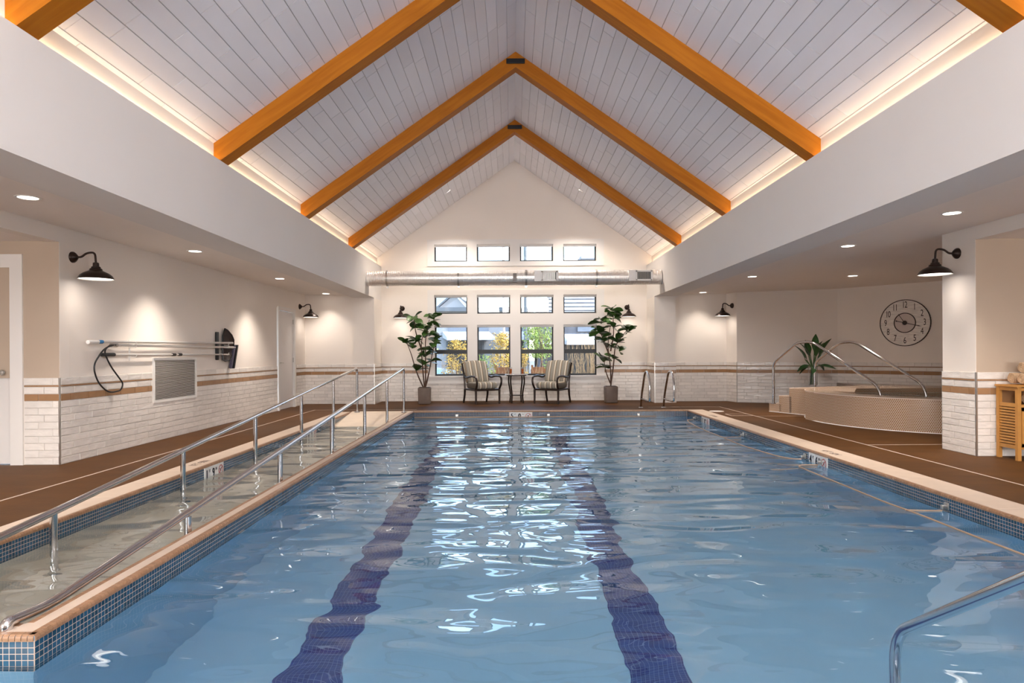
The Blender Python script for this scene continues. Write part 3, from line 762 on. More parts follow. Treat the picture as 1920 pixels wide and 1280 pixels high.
scs = [('large near wall lamp beside the recess on the side wall', (XW, 7.23, 2.25), PI/2),
       ('wall lamp above the lever handled door corner, far end of the side wall', (XW, 14.95, 2.25), PI/2),
       ('wall lamp above the potted fig nearest the ramp rails', (-2.68, YW, 2.27), 0),
       ('wall lamp above the potted fig nearest the pool ladder', (2.82, YW, 2.27), 0),
       ('wall lamp in the far corner beyond the ladder', (5.165, 15.36, 2.25), -PI/2+0.25),
       ('large near wall lamp on the wall end above the towel cabinet', (XQ, 7.56, 2.29), -PI/2)]
for i, (lb, loc, rz) in enumerate(scs):
    o = sc0 if i == 0 else copy_tree(sc0)
    o.location = loc; o.rotation_euler = (0, 0, rz); tag(o, lb, 'wall lamp', 'barn style wall lamps')
    p = Matrix.Rotation(rz, 4, 'Z') @ Vector((0, -0.26, -0.26)); 
    light('lamp_glow', 'SPOT', Vector(loc)+p, 4.2, (1, 0.86, 0.74), spot_size=R(172), spot_blend=1.0, shadow_soft_size=0.12)

# ---- recessed downlights
def make_down():
    r = thing('recessed_light', '', 'ceiling light')
    m = MB(); m.lathe([(0.078, -0.004), (0.098, -0.004), (0.101, 0.0), (0.098, 0.012), (0.078, 0.012)], 28, closed=True); m.build('trim_ring', M_white, r, smooth=True)
    m = MB(); m.disc((0, 0, -0.0005), 0.08, 28, -1); m.lathe([(0.080, -0.0005), (0.080, 0.01), (0.001, 0.01)], 28); m.build('lens', M_lens, r)
    return r
dl0 = make_down()
dls = [('recessed light in the low ceiling nearest the recess door', -4.22, 5.73), ('recessed light in the low ceiling over the hanging hose', -4.22, 8.75), ('recessed light in the low ceiling over the lever door', -4.23, 11.97),
       ('small looking recessed light by the far left column', -4.25, 15.0), ('recessed light in the low ceiling nearest the cabinet lamp', 4.42, 6.58), ('recessed light in the low ceiling between cabinet lamp and spa rails', 4.41, 8.60),
       ('recessed light in the low ceiling beside the spa steps', 4.42, 12.05), ('recessed light over the spa, above the second rail', 6.24, 12.0), ('recessed light by the far right column corner', 4.43, 15.2),
       ('recessed light outside the view over the near side deck', -4.22, 2.6), ('recessed light outside the view over the near spa side deck', 4.42, 2.8), ('recessed light over the hidden side of the spa', 7.9, 10.4)]
for i, (lb, x, y) in enumerate(dls):
    if 'outside the view' in lb:
        o = copy_tree(dl0)
    else: o = dl0 if i == 0 else copy_tree(dl0)
    o.location = (x, y, ZC-0.001); tag(o, lb, 'ceiling light', 'recessed downlights in the low ceilings')
    light('downlight', 'SPOT', (x, y, ZC-0.02), 92 if y < 13 else 26, (1, 0.88, 0.77), spot_size=R(100), spot_blend=0.8, shadow_soft_size=0.06)
ang = math.atan(RS)
for sgn, lb, x, y in ((-1, 'small bright light in the ceiling slope on the door side', -1.42, 14.80), (1, 'small bright light in the ceiling slope on the spa side', 1.57, 14.83)):
    o = copy_tree(dl0); z = zroof(x)-0.012
    o.location = (x, y, z); o.rotation_euler = (0, sgn*ang, 0); o.scale = (0.7, 0.7, 0.7); tag(o, lb, 'ceiling light')
    light('downlight', 'SPOT', (x, y, z-0.04), 150, (1, 0.88, 0.76), spot_size=R(120), spot_blend=0.6, shadow_soft_size=0.05)

# ---- spiral duct
du = thing('air_duct', 'round spiral metal air duct crossing the window wall', 'duct', (0, 14.5, 2.83))
m = MB(); n = 36; rad = 0.166; x = XL+0.002; prof = []
while x < XR-0.002:
    prof += [(rad, x), (rad, x+0.022), (rad+0.004, x+0.026), (rad+0.004, x+0.034), (rad, x+0.038)]; x += 0.040
m.lathe([(r_, z_) for r_, z_ in prof if z_ < XR-0.002], n); xf(m, Matrix.Rotation(PI/2, 4, 'Y')); m.build('duct_pipe', M_galv, du, smooth=True)
for xx in (-2.74, -1.17, 0.32, 1.87):
    m = MB(); m.lathe([(rad+0.003, -0.02), (rad+0.012, -0.02), (rad+0.012, 0.02), (rad+0.003, 0.02)], n, closed=True); xf(m, Matrix.Translation((xx, 0, 0)) @ Matrix.Rotation(PI/2, 4, 'Y')); m.box((xx-0.02, -0.02, -rad-0.05), (xx+0.02, 0.02, -rad-0.008)); m.build('hanger_band', M_brush, du)
m = MB(); m.box((0.03, -rad-0.012, -0.12), (0.11, -rad+0.05, 0.08)); m.build('damper_plate', mat('grey_damper', (0.30, 0.27, 0.25), 0.6), du)
for xa in (0.50, 2.56):
    m = MB(); m.box((xa, -rad-0.035, -0.10), (xa+0.52, -0.06, 0.135)); reg = m.build('supply_register', M_white, du)
    m = MB(); f0, f1 = xa+0.15, xa+0.50; y_ = -rad-0.05
    m.box((f0, y_, -0.09), (f1, y_+0.02, -0.065)); m.box((f0, y_, 0.095), (f1, y_+0.02, 0.12)); m.box((f0, y_, -0.09), (f0+0.03, y_+0.02, 0.12)); m.box((f1-0.03, y_, -0.09), (f1, y_+0.02, 0.12))
    m.build('grille_frame', M_white, reg)
    m = MB(); m.box((f0+0.03, y_+0.012, -0.065), (f1-0.03, y_+0.018, 0.095)); m.build('grille_back', M_black, reg)
    m = MB()
    for k in range(13): m.box((f0+0.045+k*0.0205, y_+0.001, -0.065), (f0+0.050+k*0.0205, y_+0.012, 0.095))
    m.build('grille_blades', M_brush, reg)

# ---- ramp hand rails
def hz(y):   # rail height along the ramp
    return 0.875-(13.1-y)*0.0885
def ramp_rail(label, x, posts, near, kind):
    r = thing('ramp_handrail', label, 'handrail', (x, 0, 0))
    far = posts[-1]
    pts = [(0, far, 0.0), (0, far, hz(far)), *near]
    m = MB(); m.tube(fillet(pts, 0.11, 8), 0.0245, 14); m.build('rail_tube', M_steel, r, smooth=True)
    m = MB(); m.lathe([(0.001, 0.012), (0.055, 0.012), (0.058, 0.0)], 20, (0, far, 0.0)); m.build('base_flange', M_steel, r, smooth=True)
    for y in posts[:-1]:
        m = MB(); m.tube([(0, y, zr(y)), (0, y, hz(y)-0.01)], 0.0235, 14); m.build('post', M_steel, r, smooth=True)
        m = MB(); m.lathe([(0.026, 0.012), (0.055, 0.010), (0.058, 0.0)], 20, (0, y, zr(y)+0.002)); m.build('post_flange', M_steel, r, smooth=True)
    return r
ramp_rail('steel ramp handrail standing by the outer ramp wall', -3.115, [4.45, 6.20, 7.95, 9.69, 11.43, 13.17], [(0, 1.9, hz(1.9)), (0, 1.75, hz(1.9)-0.3)], 'a')
ramp_rail('steel ramp handrail along the low wall beside the pool', -2.165, [4.37, 6.11, 7.87, 9.62, 11.34, 13.1], [(0, 3.05, hz(3.05)+0.02), (0, 2.80, 0.03), (0, 2.80, -0.02)], 'b')
# near entry rail
r = thing('entry_handrail', 'thick steel handrail rising from the near steps', 'handrail', (1.535, 0, 0))
m = MB(); m.tube(fillet([(0, 2.64, -0.95), (0, 2.64, 0.035), (0, 1.86, 0.555), (0, 1.2, 0.95), (0, 0.45, 0.95), (0, 0.45, 0.0)], 0.10, 8), 0.0215, 16); m.build('rail_tube', M_steel, r, smooth=True)
m = MB(); m.lathe([(0.001, 0.012), (0.05, 0.012), (0.055, 0.0)], 20, (0, 0.45, 0.0)); m.build('base_flange', M_steel, r, smooth=True)

# ---- ladder grab rails
for x, lb in ((2.72, 'looped steel grab rail of the ladder nearer the window chairs'), (3.20, 'looped steel grab rail of the ladder nearer the spa')):
    r = thing('grab_rail', lb, 'grab rail', (x, 0, 0), group='pool ladder grab rails')
    m = MB(); m.tube(fillet([(0, 13.88, 0.0), (0, 13.80, 0.25), (0, 13.42, 0.78), (0, 13.10, 0.78), (0, 12.97, 0.55), (0, 12.97, 0.21), (0, 13.10, 0.19), (0, 13.77, 0.19)], 0.13, 8), 0.0215, 12); m.build('rail_tube', M_steel, r, smooth=True)
    m = MB(); m.lathe([(0.001, 0.015), (0.045, 0.012), (0.05, 0.0)], 18, (0, 13.88, 0.0)); m.build('base_flange', M_steel, r, smooth=True)

# ---- striped armchairs
def make_chair():
    r = thing('armchair', '', 'chair')           # faces local -y, width along x
    hw = 0.30
    m = rbox(-0.275, -0.30, 0.345, 0.275, 0.27, 0.50, 0.055); m.build('seat_cushion', M_stripe, r, smooth='all')
    m = MB(); q = rbox(-0.29, -0.075, 0, 0.29, 0.075, 0.54, 0.06)
    q.v = [(x*(1+0.04*math.sin(z*3)), y+0.04*(z/0.54)**2*1.5-0.02*math.cos(x*5), z+0.03*math.cos(x/0.29*1.3)-0.01) for x, y, z in q.v]
    xf(q, Matrix.Translation((0, 0.22, 0.46)) @ Matrix.Rotation(R(-13), 4, 'X')); o = q.build('back_cushion', M_stripe, r, smooth='all')
    # frame rails
    m = MB()
    m.tube([(-hw, -0.31, 0.325), (hw, -0.31, 0.325)], 0.020, 8); m.tube([(-hw, 0.28, 0.325), (hw, 0.28, 0.325)], 0.020, 8)
    for s_ in (-1, 1): m.tube([(s_*hw, -0.31, 0.325), (s_*hw, 0.28, 0.325)], 0.020, 8)
    m.box((-hw, -0.3, 0.318), (hw, 0.27, 0.340)); m.build('seat_frame', M_dark, r, smooth=True)
    m = MB()
    for s_ in (-1, 1): m.tube(fillet([(s_*hw, 0.28, 0.30), (s_*(hw+0.005), 0.30, 0.60), (s_*(hw+0.01), 0.42, 0.93)], 0.15, 6), 0.020, 8)
    m.tube(fillet([(-hw-0.01, 0.415, 0.92), (0, 0.44, 0.965), (hw+0.01, 0.415, 0.92)], 0.15, 5), 0.014, 8); m.build('back_frame', M_dark, r, smooth=True)
    for s_ in (-1, 1):
        m = MB(); m.tube([(s_*hw, -0.31, 0.33), (s_*hw, -0.31, 0.14), (s_*hw, -0.315, 0.0)], [0.027, 0.024, 0.022], 8); m.build('leg', M_dark, r, smooth=True)
        m = MB(); m.tube([(s_*hw, 0.28, 0.33), (s_*hw, 0.30, 0.18), (s_*hw, 0.36, 0.0)], [0.027, 0.024, 0.022], 8); m.build('leg', M_dark, r, smooth=True)
        m = MB(); m.tube(fillet([(s_*hw, 0.335, 0.66), (s_*(hw+0.02), 0.15, 0.595), (s_*(hw+0.02), -0.12, 0.645), (s_*(hw+0.02), -0.37, 0.62), (s_*(hw+0.01), -0.40, 0.48), (s_*hw, -0.30, 0.335)], 0.14, 7), 0.024, 8); m.build('arm', M_dark, r, smooth=True)
    return r
ch0 = make_chair(); ch1 = copy_tree(ch0)
ch0.location = (-0.71, 15.30, 0); ch0.rotation_euler = (0, 0, R(29)); tag(ch0, 'striped cushioned armchair on the ramp side of the round table', 'chair', 'striped armchairs by the windows')
ch1.location = (0.93, 15.28, 0); ch1.rotation_euler = (0, 0, R(-29)); tag(ch1, 'striped cushioned armchair on the ladder side of the round table', 'chair', 'striped armchairs by the windows')

# ---- side table and drinks
tb = thing('side_table', 'small round dark metal side table between the armchairs', 'table', (0.10, 15.42, 0))
m = MB(); m.lathe([(0.001, 0.672), (0.265, 0.672), (0.272, 0.664), (0.265, 0.652), (0.001, 0.652)], 32); m.build('table_top', mat('table_stone', (0.32, 0.30, 0.30), 0.2), tb, smooth=True)
m = MB(); m.lathe([(0.20, 0.652), (0.232, 0.652), (0.232, 0.632), (0.20, 0.632)], 28, closed=True); m.build('top_ring', M_dark, tb, smooth=True)
m = MB(); m.lathe([(0.001, 0.185), (0.165, 0.185), (0.172, 0.178), (0.165, 0.168), (0.001, 0.168)], 28); m.build('lower_shelf', M_dark, tb, smooth=True)
for k in range(4):
    a = PI/4+k*PI/2+0.15; c, s_ = math.cos(a), math.sin(a)
    m = MB(); m.tube(fillet([(0.215*c, 0.215*s_, 0.65), (0.235*c, 0.235*s_, 0.5), (0.168*c, 0.168*s_, 0.20), (0.195*c, 0.195*s_, 0.0)], 0.15, 6), 0.017, 8); m.build('leg', M_dark, tb, smooth=True)
M_cup = mat('drink_glass', (0.9, 0.9, 0.9), 0.02, trans=1.0)
for x, lb in ((-0.035, 'tall glass of orange drink on the table, ramp side'), (0.245, 'tall glass of orange drink on the table, ladder side')):
    g = thing('drinking_glass', lb, 'glass', (x, 15.40, 0.673), group='drinks on the side table')
    m = MB(); m.lathe([(0.001, 0.0), (0.028, 0.0), (0.034, 0.165), (0.0325, 0.165), (0.0265, 0.006), (0.001, 0.006)], 18); m.build('tumbler', M_cup, g, smooth=True)
    m = MB(); m.lathe([(0.001, 0.007), (0.0258, 0.007), (0.031, 0.125), (0.001, 0.125)], 18); m.build('drink', M_juice, g, smooth=True)

# ---- fiddle leaf figs
def leaf_mesh(name, ln, wd, cup, m_, shape='fig', nseg=7):
    mb = MB(); rows = []
    for i in range(nseg+1):
        t = i/nseg
        w = (math.sin(PI*min(1, t*0.93+0.04))**0.75*(0.62+0.55*t) if shape == 'fig' else math.sin(PI*min(1, t*0.96+0.02))**0.9*(1.1-0.35*t))*wd/2
        zc = -cup*ln*t*t*0.6
        rows.append([(-w, ln*t, zc+w*0.25), (0, ln*t, zc), (w, ln*t, zc+w*0.25)])
    vs = [v for r_ in rows for v in r_]+[(v[0], v[1], v[2]-0.0015) for r_ in rows for v in r_]; o = 3*(nseg+1)
    fs = []
    for i in range(nseg):
        for k in range(2):
            a = i*3+k; fs.append((a, a+1, a+4, a+3)); fs.append((o+a+3, o+a+4, o+a+1, o+a))
    mb.add(vs, fs); return mb.mesh(name, m_, smooth='all')
LV = [leaf_mesh('leaf', l, w, c, M_leaf) for l, w, c in ((0.235, 0.175, 0.35), (0.20, 0.155, 0.6), (0.165, 0.135, 0.2))]
def orient(o, pos, d, roll=0.0, scale=1.0):
    d = Vector(d).normalized(); up = Vector((0, 0, 1)); x = d.cross(up)
    if x.length < 1e-3: x = Vector((1, 0, 0))
    x.normalize(); z = x.cross(d)
    Mx = Matrix((x, d, z)).transposed().to_4x4() @ Matrix.Rotation(roll, 4, 'Y')
    o.matrix_local = Matrix.Translation(pos) @ Mx @ Matrix.Scale(scale, 4)
def fig(label, x, y, H, pr, ph, stems, clusters, rs, lab2):
    r = thing('potted_fig', label, 'plant', (x, y, 0), group='fiddle leaf figs flanking the windows')
    m = MB(); q = rbox(-pr, -pr, 0.0, pr, pr, ph, 0.025)
    q.v = [(a*(0.93+0.07*c/ph), b*(0.93+0.07*c/ph), c) for a, b, c in q.v]; q.build('pot', M_pot, r, smooth=True, rot=(0, 0, 0.06))
    m = MB(); m.box((-pr*0.85, -pr*0.85, ph-0.01), (pr*0.85, pr*0.85, ph+0.004)); m.build('soil', M_soil, r)
    m = MB()
    for st_ in stems:
        pts = [Vector(p) for p in st_]; pts = fillet(pts, 0.2, 4); m.tube(pts, [0.017-0.009*i/(len(pts)-1) for i in range(len(pts))], 7)
    m.build('stem', M_stem, r, smooth=True)
    rnd = random.Random(rs)
    for (cx, cy, cz, n, sp) in clusters:
        for i in range(int(n*1.35+0.5)):
            a = i*2.4+rnd.uniform(-0.4, 0.4); e = rnd.uniform(-0.35, 1.0)
            p = Vector((cx+rnd.uniform(-sp, sp)*0.35, cy+rnd.uniform(-sp, sp)*0.35, cz+rnd.uniform(-sp, sp)*0.7))
            o = link('leaf', LV[rnd.randrange(3)], r)
            orient(o, p, (math.cos(a), math.sin(a), e), rnd.uniform(-0.7, 0.7), rnd.uniform(0.95, 1.3))
# offsets in metres from the pot centre, 81 px per metre at this distance
fig('potted fig tree on the ramp side of the window seats', -2.03, 15.2, 2.12, 0.147, 0.385,
    [[(0, 0, 0.36), (-0.05, 0, 0.9), (-0.08, 0.02, 1.45), (0.02, 0.03, 1.75)], [(-0.02, 0, 0.36), (-0.20, 0.03, 0.75), (-0.30, 0.0, 1.15), (-0.40, -0.02, 1.42)], [(0.02, 0, 0.36), (0.03, 0, 0.95), (0.02, 0, 1.5), (0.12, 0, 1.95)],
     [(0.02, 0, 0.38), (0.12, 0.02, 0.8), (0.20, -0.02, 1.25), (0.25, 0, 1.4)], [(-0.08, 0.02, 1.3), (-0.20, 0, 1.65), (-0.24, 0, 1.95)]],
    [(-0.42, 0, 1.42, 6, 0.08), (-0.20, 0, 1.42, 7, 0.10), (0.02, 0.02, 1.30, 5, 0.08), (-0.24, 0, 1.98, 6, 0.08), (-0.14, 0, 1.78, 8, 0.10), (0.10, 0, 1.62, 7, 0.10), (0.16, 0, 1.85, 7, 0.10), (0.20, 0, 2.02, 8, 0.10), (0.24, 0, 1.45, 7, 0.09), (0.02, 0, 1.12, 4, 0.06), (0.16, 0, 0.98, 3, 0.05), (0.0, 0, 0.88, 3, 0.05), (-0.18, 0, 0.78, 2, 0.03)], 3, '')
fig('potted fig tree on the ladder side of the window seats', 2.30, 15.3, 2.2, 0.145, 0.385,
    [[(0, 0, 0.36), (0.0, 0, 0.8), (-0.07, 0.02, 1.35), (0.0, 0.02, 1.8)], [(0, 0, 0.40), (0.07, 0.0, 0.9), (0.10, 0.0, 1.3), (0.22, 0, 1.5), (0.38, 0, 1.68)], [(-0.01, 0, 0.45), (-0.12, 0, 0.72), (-0.16, 0, 1.02)],
     [(-0.05, 0.0, 1.15), (-0.18, 0, 1.5), (-0.28, 0, 1.75)], [(0.0, 0.0, 1.2), (0.08, 0, 1.6), (0.06, 0, 2.05)]],
    [(0.38, 0, 1.66, 8, 0.10), (0.16, 0, 1.42, 9, 0.11), (0.20, 0, 1.22, 3, 0.05), (0.05, 0, 1.02, 4, 0.07), (-0.15, 0, 0.84, 4, 0.05), (-0.24, 0, 1.08, 3, 0.05), (-0.18, 0, 1.45, 8, 0.10), (-0.26, 0, 1.66, 8, 0.10), (-0.20, 0, 1.90, 8, 0.10), (0.05, 0, 1.78, 6, 0.08), (0.10, 0, 2.02, 7, 0.10), (0.04, 0, 2.14, 6, 0.08), (0.0, 0, 1.30, 4, 0.06)], 5, '')

# ---- pool service gear on the left wall (x = XW)
def wy(z, y, off=0.05): return (XW+off, y, z)
r = thing('telescopic_pole', 'long pole with white and blue grip, topmost on the wall rack', 'pool pole', (0, 0, 0), group='pool poles hung on the side wall')
m = MB(); m.tube([wy(1.325, 7.60, 0.07), wy(1.365, 11.2, 0.07)], 0.017, 8); m.build('pole', M_alu, r, smooth=True)
m = MB(); m.tube([wy(1.318, 7.38, 0.07), wy(1.323, 7.56, 0.07)], 0.024, 8); m.build('grip', M_white, r, smooth=True)
m = MB(); m.tube([wy(1.323, 7.56, 0.07), wy(1.325, 7.64, 0.07)], 0.022, 8); m.build('grip_ring', M_blue, r, smooth=True)
r = thing('telescopic_pole', 'long pale pole carrying the black hose, second on the rack', 'pool pole', group='pool poles hung on the side wall')
m = MB(); m.tube([wy(1.29, 7.86, 0.05), wy(1.29, 11.35, 0.05)], 0.018, 8); m.build('pole', M_alu, r, smooth=True)
m = MB(); m.tube([wy(1.29, 7.84, 0.05), wy(1.29, 7.95, 0.05)], 0.026, 8); m.build('collar', M_brush, r, smooth=True)
r = thing('brush_pole', 'thin pole with black grip and brush head, lowest on the rack', 'pool pole', group='pool poles hung on the side wall')
m = MB(); m.tube([wy(1.175, 7.70, 0.05), wy(1.17, 11.1, 0.05)], 0.012, 8); m.build('pole', M_alu, r, smooth=True)
m = MB(); m.tube([wy(1.175, 7.66, 0.05), wy(1.175, 7.90, 0.05)], 0.022, 8); m.build('grip', M_black, r, smooth=True)
for y in (9.25, 9.42): m = MB(); m.tube([wy(1.173, y, 0.05), wy(1.173, y+0.08, 0.05)], 0.021, 8); m.build('lock_collar', M_black, r, smooth=True)
M_bris = mat('brush_bristles', (0.10, 0.085, 0.13), 0.8, bump=1, bscale=200)
bh = MB(); bh.ext([(XW+0.03, 11.30, 1.33), (XW+0.03, 11.36, 1.33), (XW+0.03, 11.20, 0.93), (XW+0.03, 11.13, 0.94)], (0.035, 0, 0)); bh.build('brush_bristles', M_bris, r)
bh = MB(); bh.ext([(XW+0.03, 11.36, 1.335), (XW+0.03, 11.40, 1.335), (XW+0.03, 11.24, 0.93), (XW+0.03, 11.20, 0.93)], (0.06, 0, 0)); bh.build('brush_back', M_black, r)
m = MB(); m.tube(fillet([wy(1.29, 7.86, 0.07), wy(1.25, 7.62, 0.10), wy(1.05, 7.40, 0.11), wy(0.86, 7.50, 0.10), wy(0.72, 7.72, 0.09), wy(0.74, 7.98, 0.08), wy(0.82, 8.03, 0.08), wy(1.05, 7.78, 0.07), wy(1.22, 7.68, 0.06), wy(1.29, 7.80, 0.06), wy(1.29, 7.9, 0.07)], 0.3, 8), 0.009, 8)
tag(m.build('hose', M_black, smooth=True), 'thin black hose hanging in a loop from the wall rack', 'hose')
for i, (y, z) in enumerate(((8.30, 1.32), (11.0, 1.34))):
    r = thing('pole_hook', ('white hook holding the poles near the hose', 'white hook holding the poles near the skimmer net')[i], 'hook', group='hooks of the wall rack')
    m = MB(); m.box((XW, y-0.015, z-0.22), (XW+0.006, y+0.015, z+0.04)); m.build('hook_plate', M_white, r)
    m = MB()
    for zz in (z-0.015, z-0.055, z-0.175): m.tube(fillet([(XW+0.004, y, zz), (XW+0.085, y, zz-0.005), (XW+0.095, y, zz+0.035)], 0.02, 4), 0.005, 6)
    m.build('hook_arm', M_white, r, smooth=True)
tag(rbox(XW+0.004, 10.68, 1.08, XW+0.04, 10.76, 1.54, 0.012).build('squeegee_bar', M_black, smooth=True), 'upright black bar behind the pole ends on the wall', 'bar')
r = thing('skimmer_net', 'dark leaf skimmer net leaning behind the pole ends', 'pool net')
rim = [(10.86, 1.08), (10.95, 1.06), (11.15, 1.08), (11.28, 1.20), (11.30, 1.42), (11.22, 1.50), (11.05, 1.58), (10.95, 1.60), (10.87, 1.48)]
m = MB(); m.tube([(XW+0.05, y, z) for y, z in rim], 0.012, 6, closed=True); m.build('net_rim', M_black, r, smooth=True)
m = MB(); c = len(rim); vs = [(XW+0.05, y, z) for y, z in rim]+[(XW+0.012, 0.3*11.08+0.7*y, 0.3*1.3+0.7*z) for y, z in rim]
m.add(vs, [(i, (i+1) % c, c+(i+1) % c, c+i) for i in range(c)]+[tuple(range(c, 2*c))]); m.build('net_mesh', mat('net_fabric', (0.05, 0.035, 0.03), 0.8), r)

# ---- return air vent
v = thing('air_vent', 'white slatted return air vent low on the side wall', 'vent', (XW, 8.82, 0.52))
m = MB(); W_, H = 1.21, 0.61; t = 0.035
m.box((0.0, 0, 0), (0.022, W_, t)); m.box((0, 0, H-t), (0.022, W_, H)); m.box((0, 0, t), (0.022, t, H-t)); m.box((0, W_-t, t), (0.022, W_, H-t)); m.build('vent_frame', M_white, v)
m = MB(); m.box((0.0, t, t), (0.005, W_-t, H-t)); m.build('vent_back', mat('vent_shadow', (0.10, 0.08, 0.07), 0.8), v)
ns = 27; me = MB(); me.add([(0.006, 0, 0), (0.022, 0, 0.009), (0.022, W_-2*t, 0.009), (0.006, W_-2*t, 0), (0.006, 0, -0.0025), (0.022, 0, 0.0065), (0.022, W_-2*t, 0.0065), (0.006, W_-2*t, -0.0025)],
       [(3, 2, 1, 0), (4, 5, 6, 7), (0, 1, 5, 4), (1, 2, 6, 5), (2, 3, 7, 6), (3, 0, 4, 7)]); me = me.mesh('slat', M_white)
for k in range(ns): link('slat', me, v, (0, t, t+0.006+k*(H-2*t)/ns))

# ---- clock: on the second facet of the spa wall
A = Vector((7.2, 14.5)); B = Vector((10.2, 10.9)); dr = (B-A).normalized(); nr = Vector((-dr.y, dr.x))*-1
nr = Vector((dr.y, -dr.x))            # towards the hall
CK = A+dr*1.36+nr*0.01
ck = thing('wall_clock', 'large round wooden wall clock with slim numerals', 'clock', (CK.x, CK.y, 1.745), math.atan2(dr.y, dr.x)); ck.scale = (0.645, 0.645, 0.645)
CR = 0.74
def faceY(mb): return xf(mb, Matrix.Rotation(PI/2, 4, 'X'))     # xy drawing -> stands on xz facing -y
m = MB(); m.lathe([(0.001, 0.0), (CR, 0.0), (CR, 0.02), (0.001, 0.02)], 56); faceY(m).build('clock_back', M_clockc, ck)
zz = -CR
for k in range(8):        # face boards
    z0 = -CR+k*CR/4+0.003; z1 = -CR+(k+1)*CR/4-0.003; pts = []
    for t in range(9):
        z_ = z0+(z1-z0)*t/8; pts.append((math.sqrt(max(0.0004, (CR-0.02)**2-min(abs(z_), CR-0.021)**2)), z_))
    poly = [(-a, -0.0205, b) for a, b in pts]+[(a, -0.0205, b) for a, b in reversed(pts)]
    m = MB(); m.ext(poly, (0, -0.006, 0)); m.build('face_board', M_clockf, ck)
m = MB(); m.lathe([(CR-0.022, 0.0), (CR, 0.0), (CR, 0.042), (CR-0.022, 0.042)], 64, closed=True); faceY(m).build('rim', M_cdark, ck, smooth=True)
m = MB(); m.lathe([(0.001, 0.027), (0.30, 0.027), (0.30, 0.031), (0.001, 0.031)], 40); faceY(m).build('centre_panel', M_clockc, ck)
m = MB(); m.lathe([(0.295, 0.027), (0.32, 0.027), (0.32, 0.044), (0.295, 0.044)], 48, closed=True); faceY(m).build('inner_ring', M_cdark, ck, smooth=True)
for h in range(1, 13):
    a = PI/2-h*PI/6; m = text_mb(str(h), 0.29, 0.002, 0.60, 0.95 if h < 10 else 0.85)
    rr = 0.565
    o = faceY(m).build('numeral', M_cdark, ck); o.location = (rr*math.cos(a), -0.029, rr*math.sin(a))
def hand(name, ang_, l0, l1, w):
    m = MB(); m.ext([(-w, 0, -l0), (w, 0, -l0), (w*0.9, 0, l1*0.75), (w*1.6, 0, l1*0.78), (0, 0, l1), (-w*1.6, 0, l1*0.78), (-w*0.9, 0, l1*0.75)], (0, -0.004, 0))
    m.box((-w*1.8, 0, -l0-0.01), (w*1.8, -0.004, -l0+0.03))
    o = m.build(name, M_cdark, ck); o.location = (0, -0.046, 0); o.rotation_euler = (0, ang_, 0)
hand('minute_hand', R(105), 0.26, 0.50, 0.010); hand('hour_hand', R(-33), 0.02, 0.36, 0.008)
m = MB(); m.lathe([(0.001, 0.0), (0.07, 0.0), (0.06, 0.025), (0.001, 0.03)], 24); faceY(m); o = m.build('hub', M_cdark, ck, smooth=True); o.location = (0, -0.045, 0)

# ---- spa tub with steps
sp = thing('spa_tub', 'raised spa clad in brown penny round tile with three steps', 'hot tub')
SX, SY, SR, SH = 7.15, 10.95, 2.07, 0.48
P0 = Vector((5.02, 12.82)); d1 = Vector((0.40, -0.92)).normalized(); n1 = Vector((0.92, 0.40)).normalized()
def wall_strip(path, z0, z1, name, parent, m_, topw=0.0, closed=False):
    """vertical band along a plan path with uv in metres"""
    me = bpy.data.meshes.new(name); vs = []; s_ = 0; S = []
    for i, p in enumerate(path):
        if i: s_ += (Vector(p)-Vector(path[i-1])).length
        S.append(s_); vs += [(p[0], p[1], z0), (p[0], p[1], z1)]
    fs = [(2*i, 2*i+2, 2*i+3, 2*i+1) for i in range(len(path)-1)]
    me.from_pydata(vs, [], fs); uvl = me.uv_layers.new(name='UVMap')
    for pi, p in enumerate(me.polygons):
        for li in p.loop_indices:
            vi = me.loops[li].vertex_index; uvl.data[li].uv = (S[vi//2], me.vertices[vi].co.z)
    me.materials.append(m_); me.polygons.foreach_set('use_smooth', [True]*len(fs)); me.update()
    return link(name, me, parent)
def flat_uv(poly, z, name, parent, m_, holes=None):
    me = bpy.data.meshes.new(name); me.from_pydata([(x, y, z) for x, y in poly], [], [tuple(range(len(poly)))]); uvl = me.uv_layers.new(name='UVMap')
    for li, l in enumerate(me.loops): c = me.vertices[l.vertex_index].co; uvl.data[li].uv = (c.x, c.y)
    me.materials.append(m_); me.update(); return link(name, me, parent)
arc = [(SX+SR*math.cos(a), SY+SR*math.sin(a)) for a in [R(172)+R(178)*k/48 for k in range(49)]]
# bulging outline: follow the measured foot of the wall
outl = [(5.07, 11.35)]+[p for p in arc if p[1] < 10.95]
wall_strip(outl, 0.0, SH, 'tub_wall', sp, M_penny)
m = MB(); ring = []
IR = 1.62
outer = []; inner = []
for k in range(61):
    a = R(155)+R(360)*k/60; outer.append((SX+SR*math.cos(a), SY+SR*math.sin(a))); inner.append((SX+IR*math.cos(a), SY+IR*math.sin(a)))
nn = len(outer)
me = bpy.data.meshes.new('rim_top'); me.from_pydata([(x, y, SH) for x, y in outer]+[(x, y, SH) for x, y in inner], [], [(i, i+1, nn+i+1, nn+i) for i in range(nn-1)])
uvl = me.uv_layers.new(name='UVMap')
for li, l in enumerate(me.loops): c = me.vertices[l.vertex_index].co; uvl.data[li].uv = (c.x, c.y)
me.materials.append(M_penny); me.update(); link('rim_top', me, sp)
wall_strip(list(reversed(inner)), -0.4, SH, 'basin_wall', sp, M_penny)
m = MB(); m.lathe([(SR-0.004, SH-0.012), (SR+0.006, SH-0.012), (SR+0.006, SH+0.004), (SR-0.004, SH+0.004)], 72, (SX, SY, 0), closed=True); m.build('rim_edge', M_joint, sp, smooth=True)
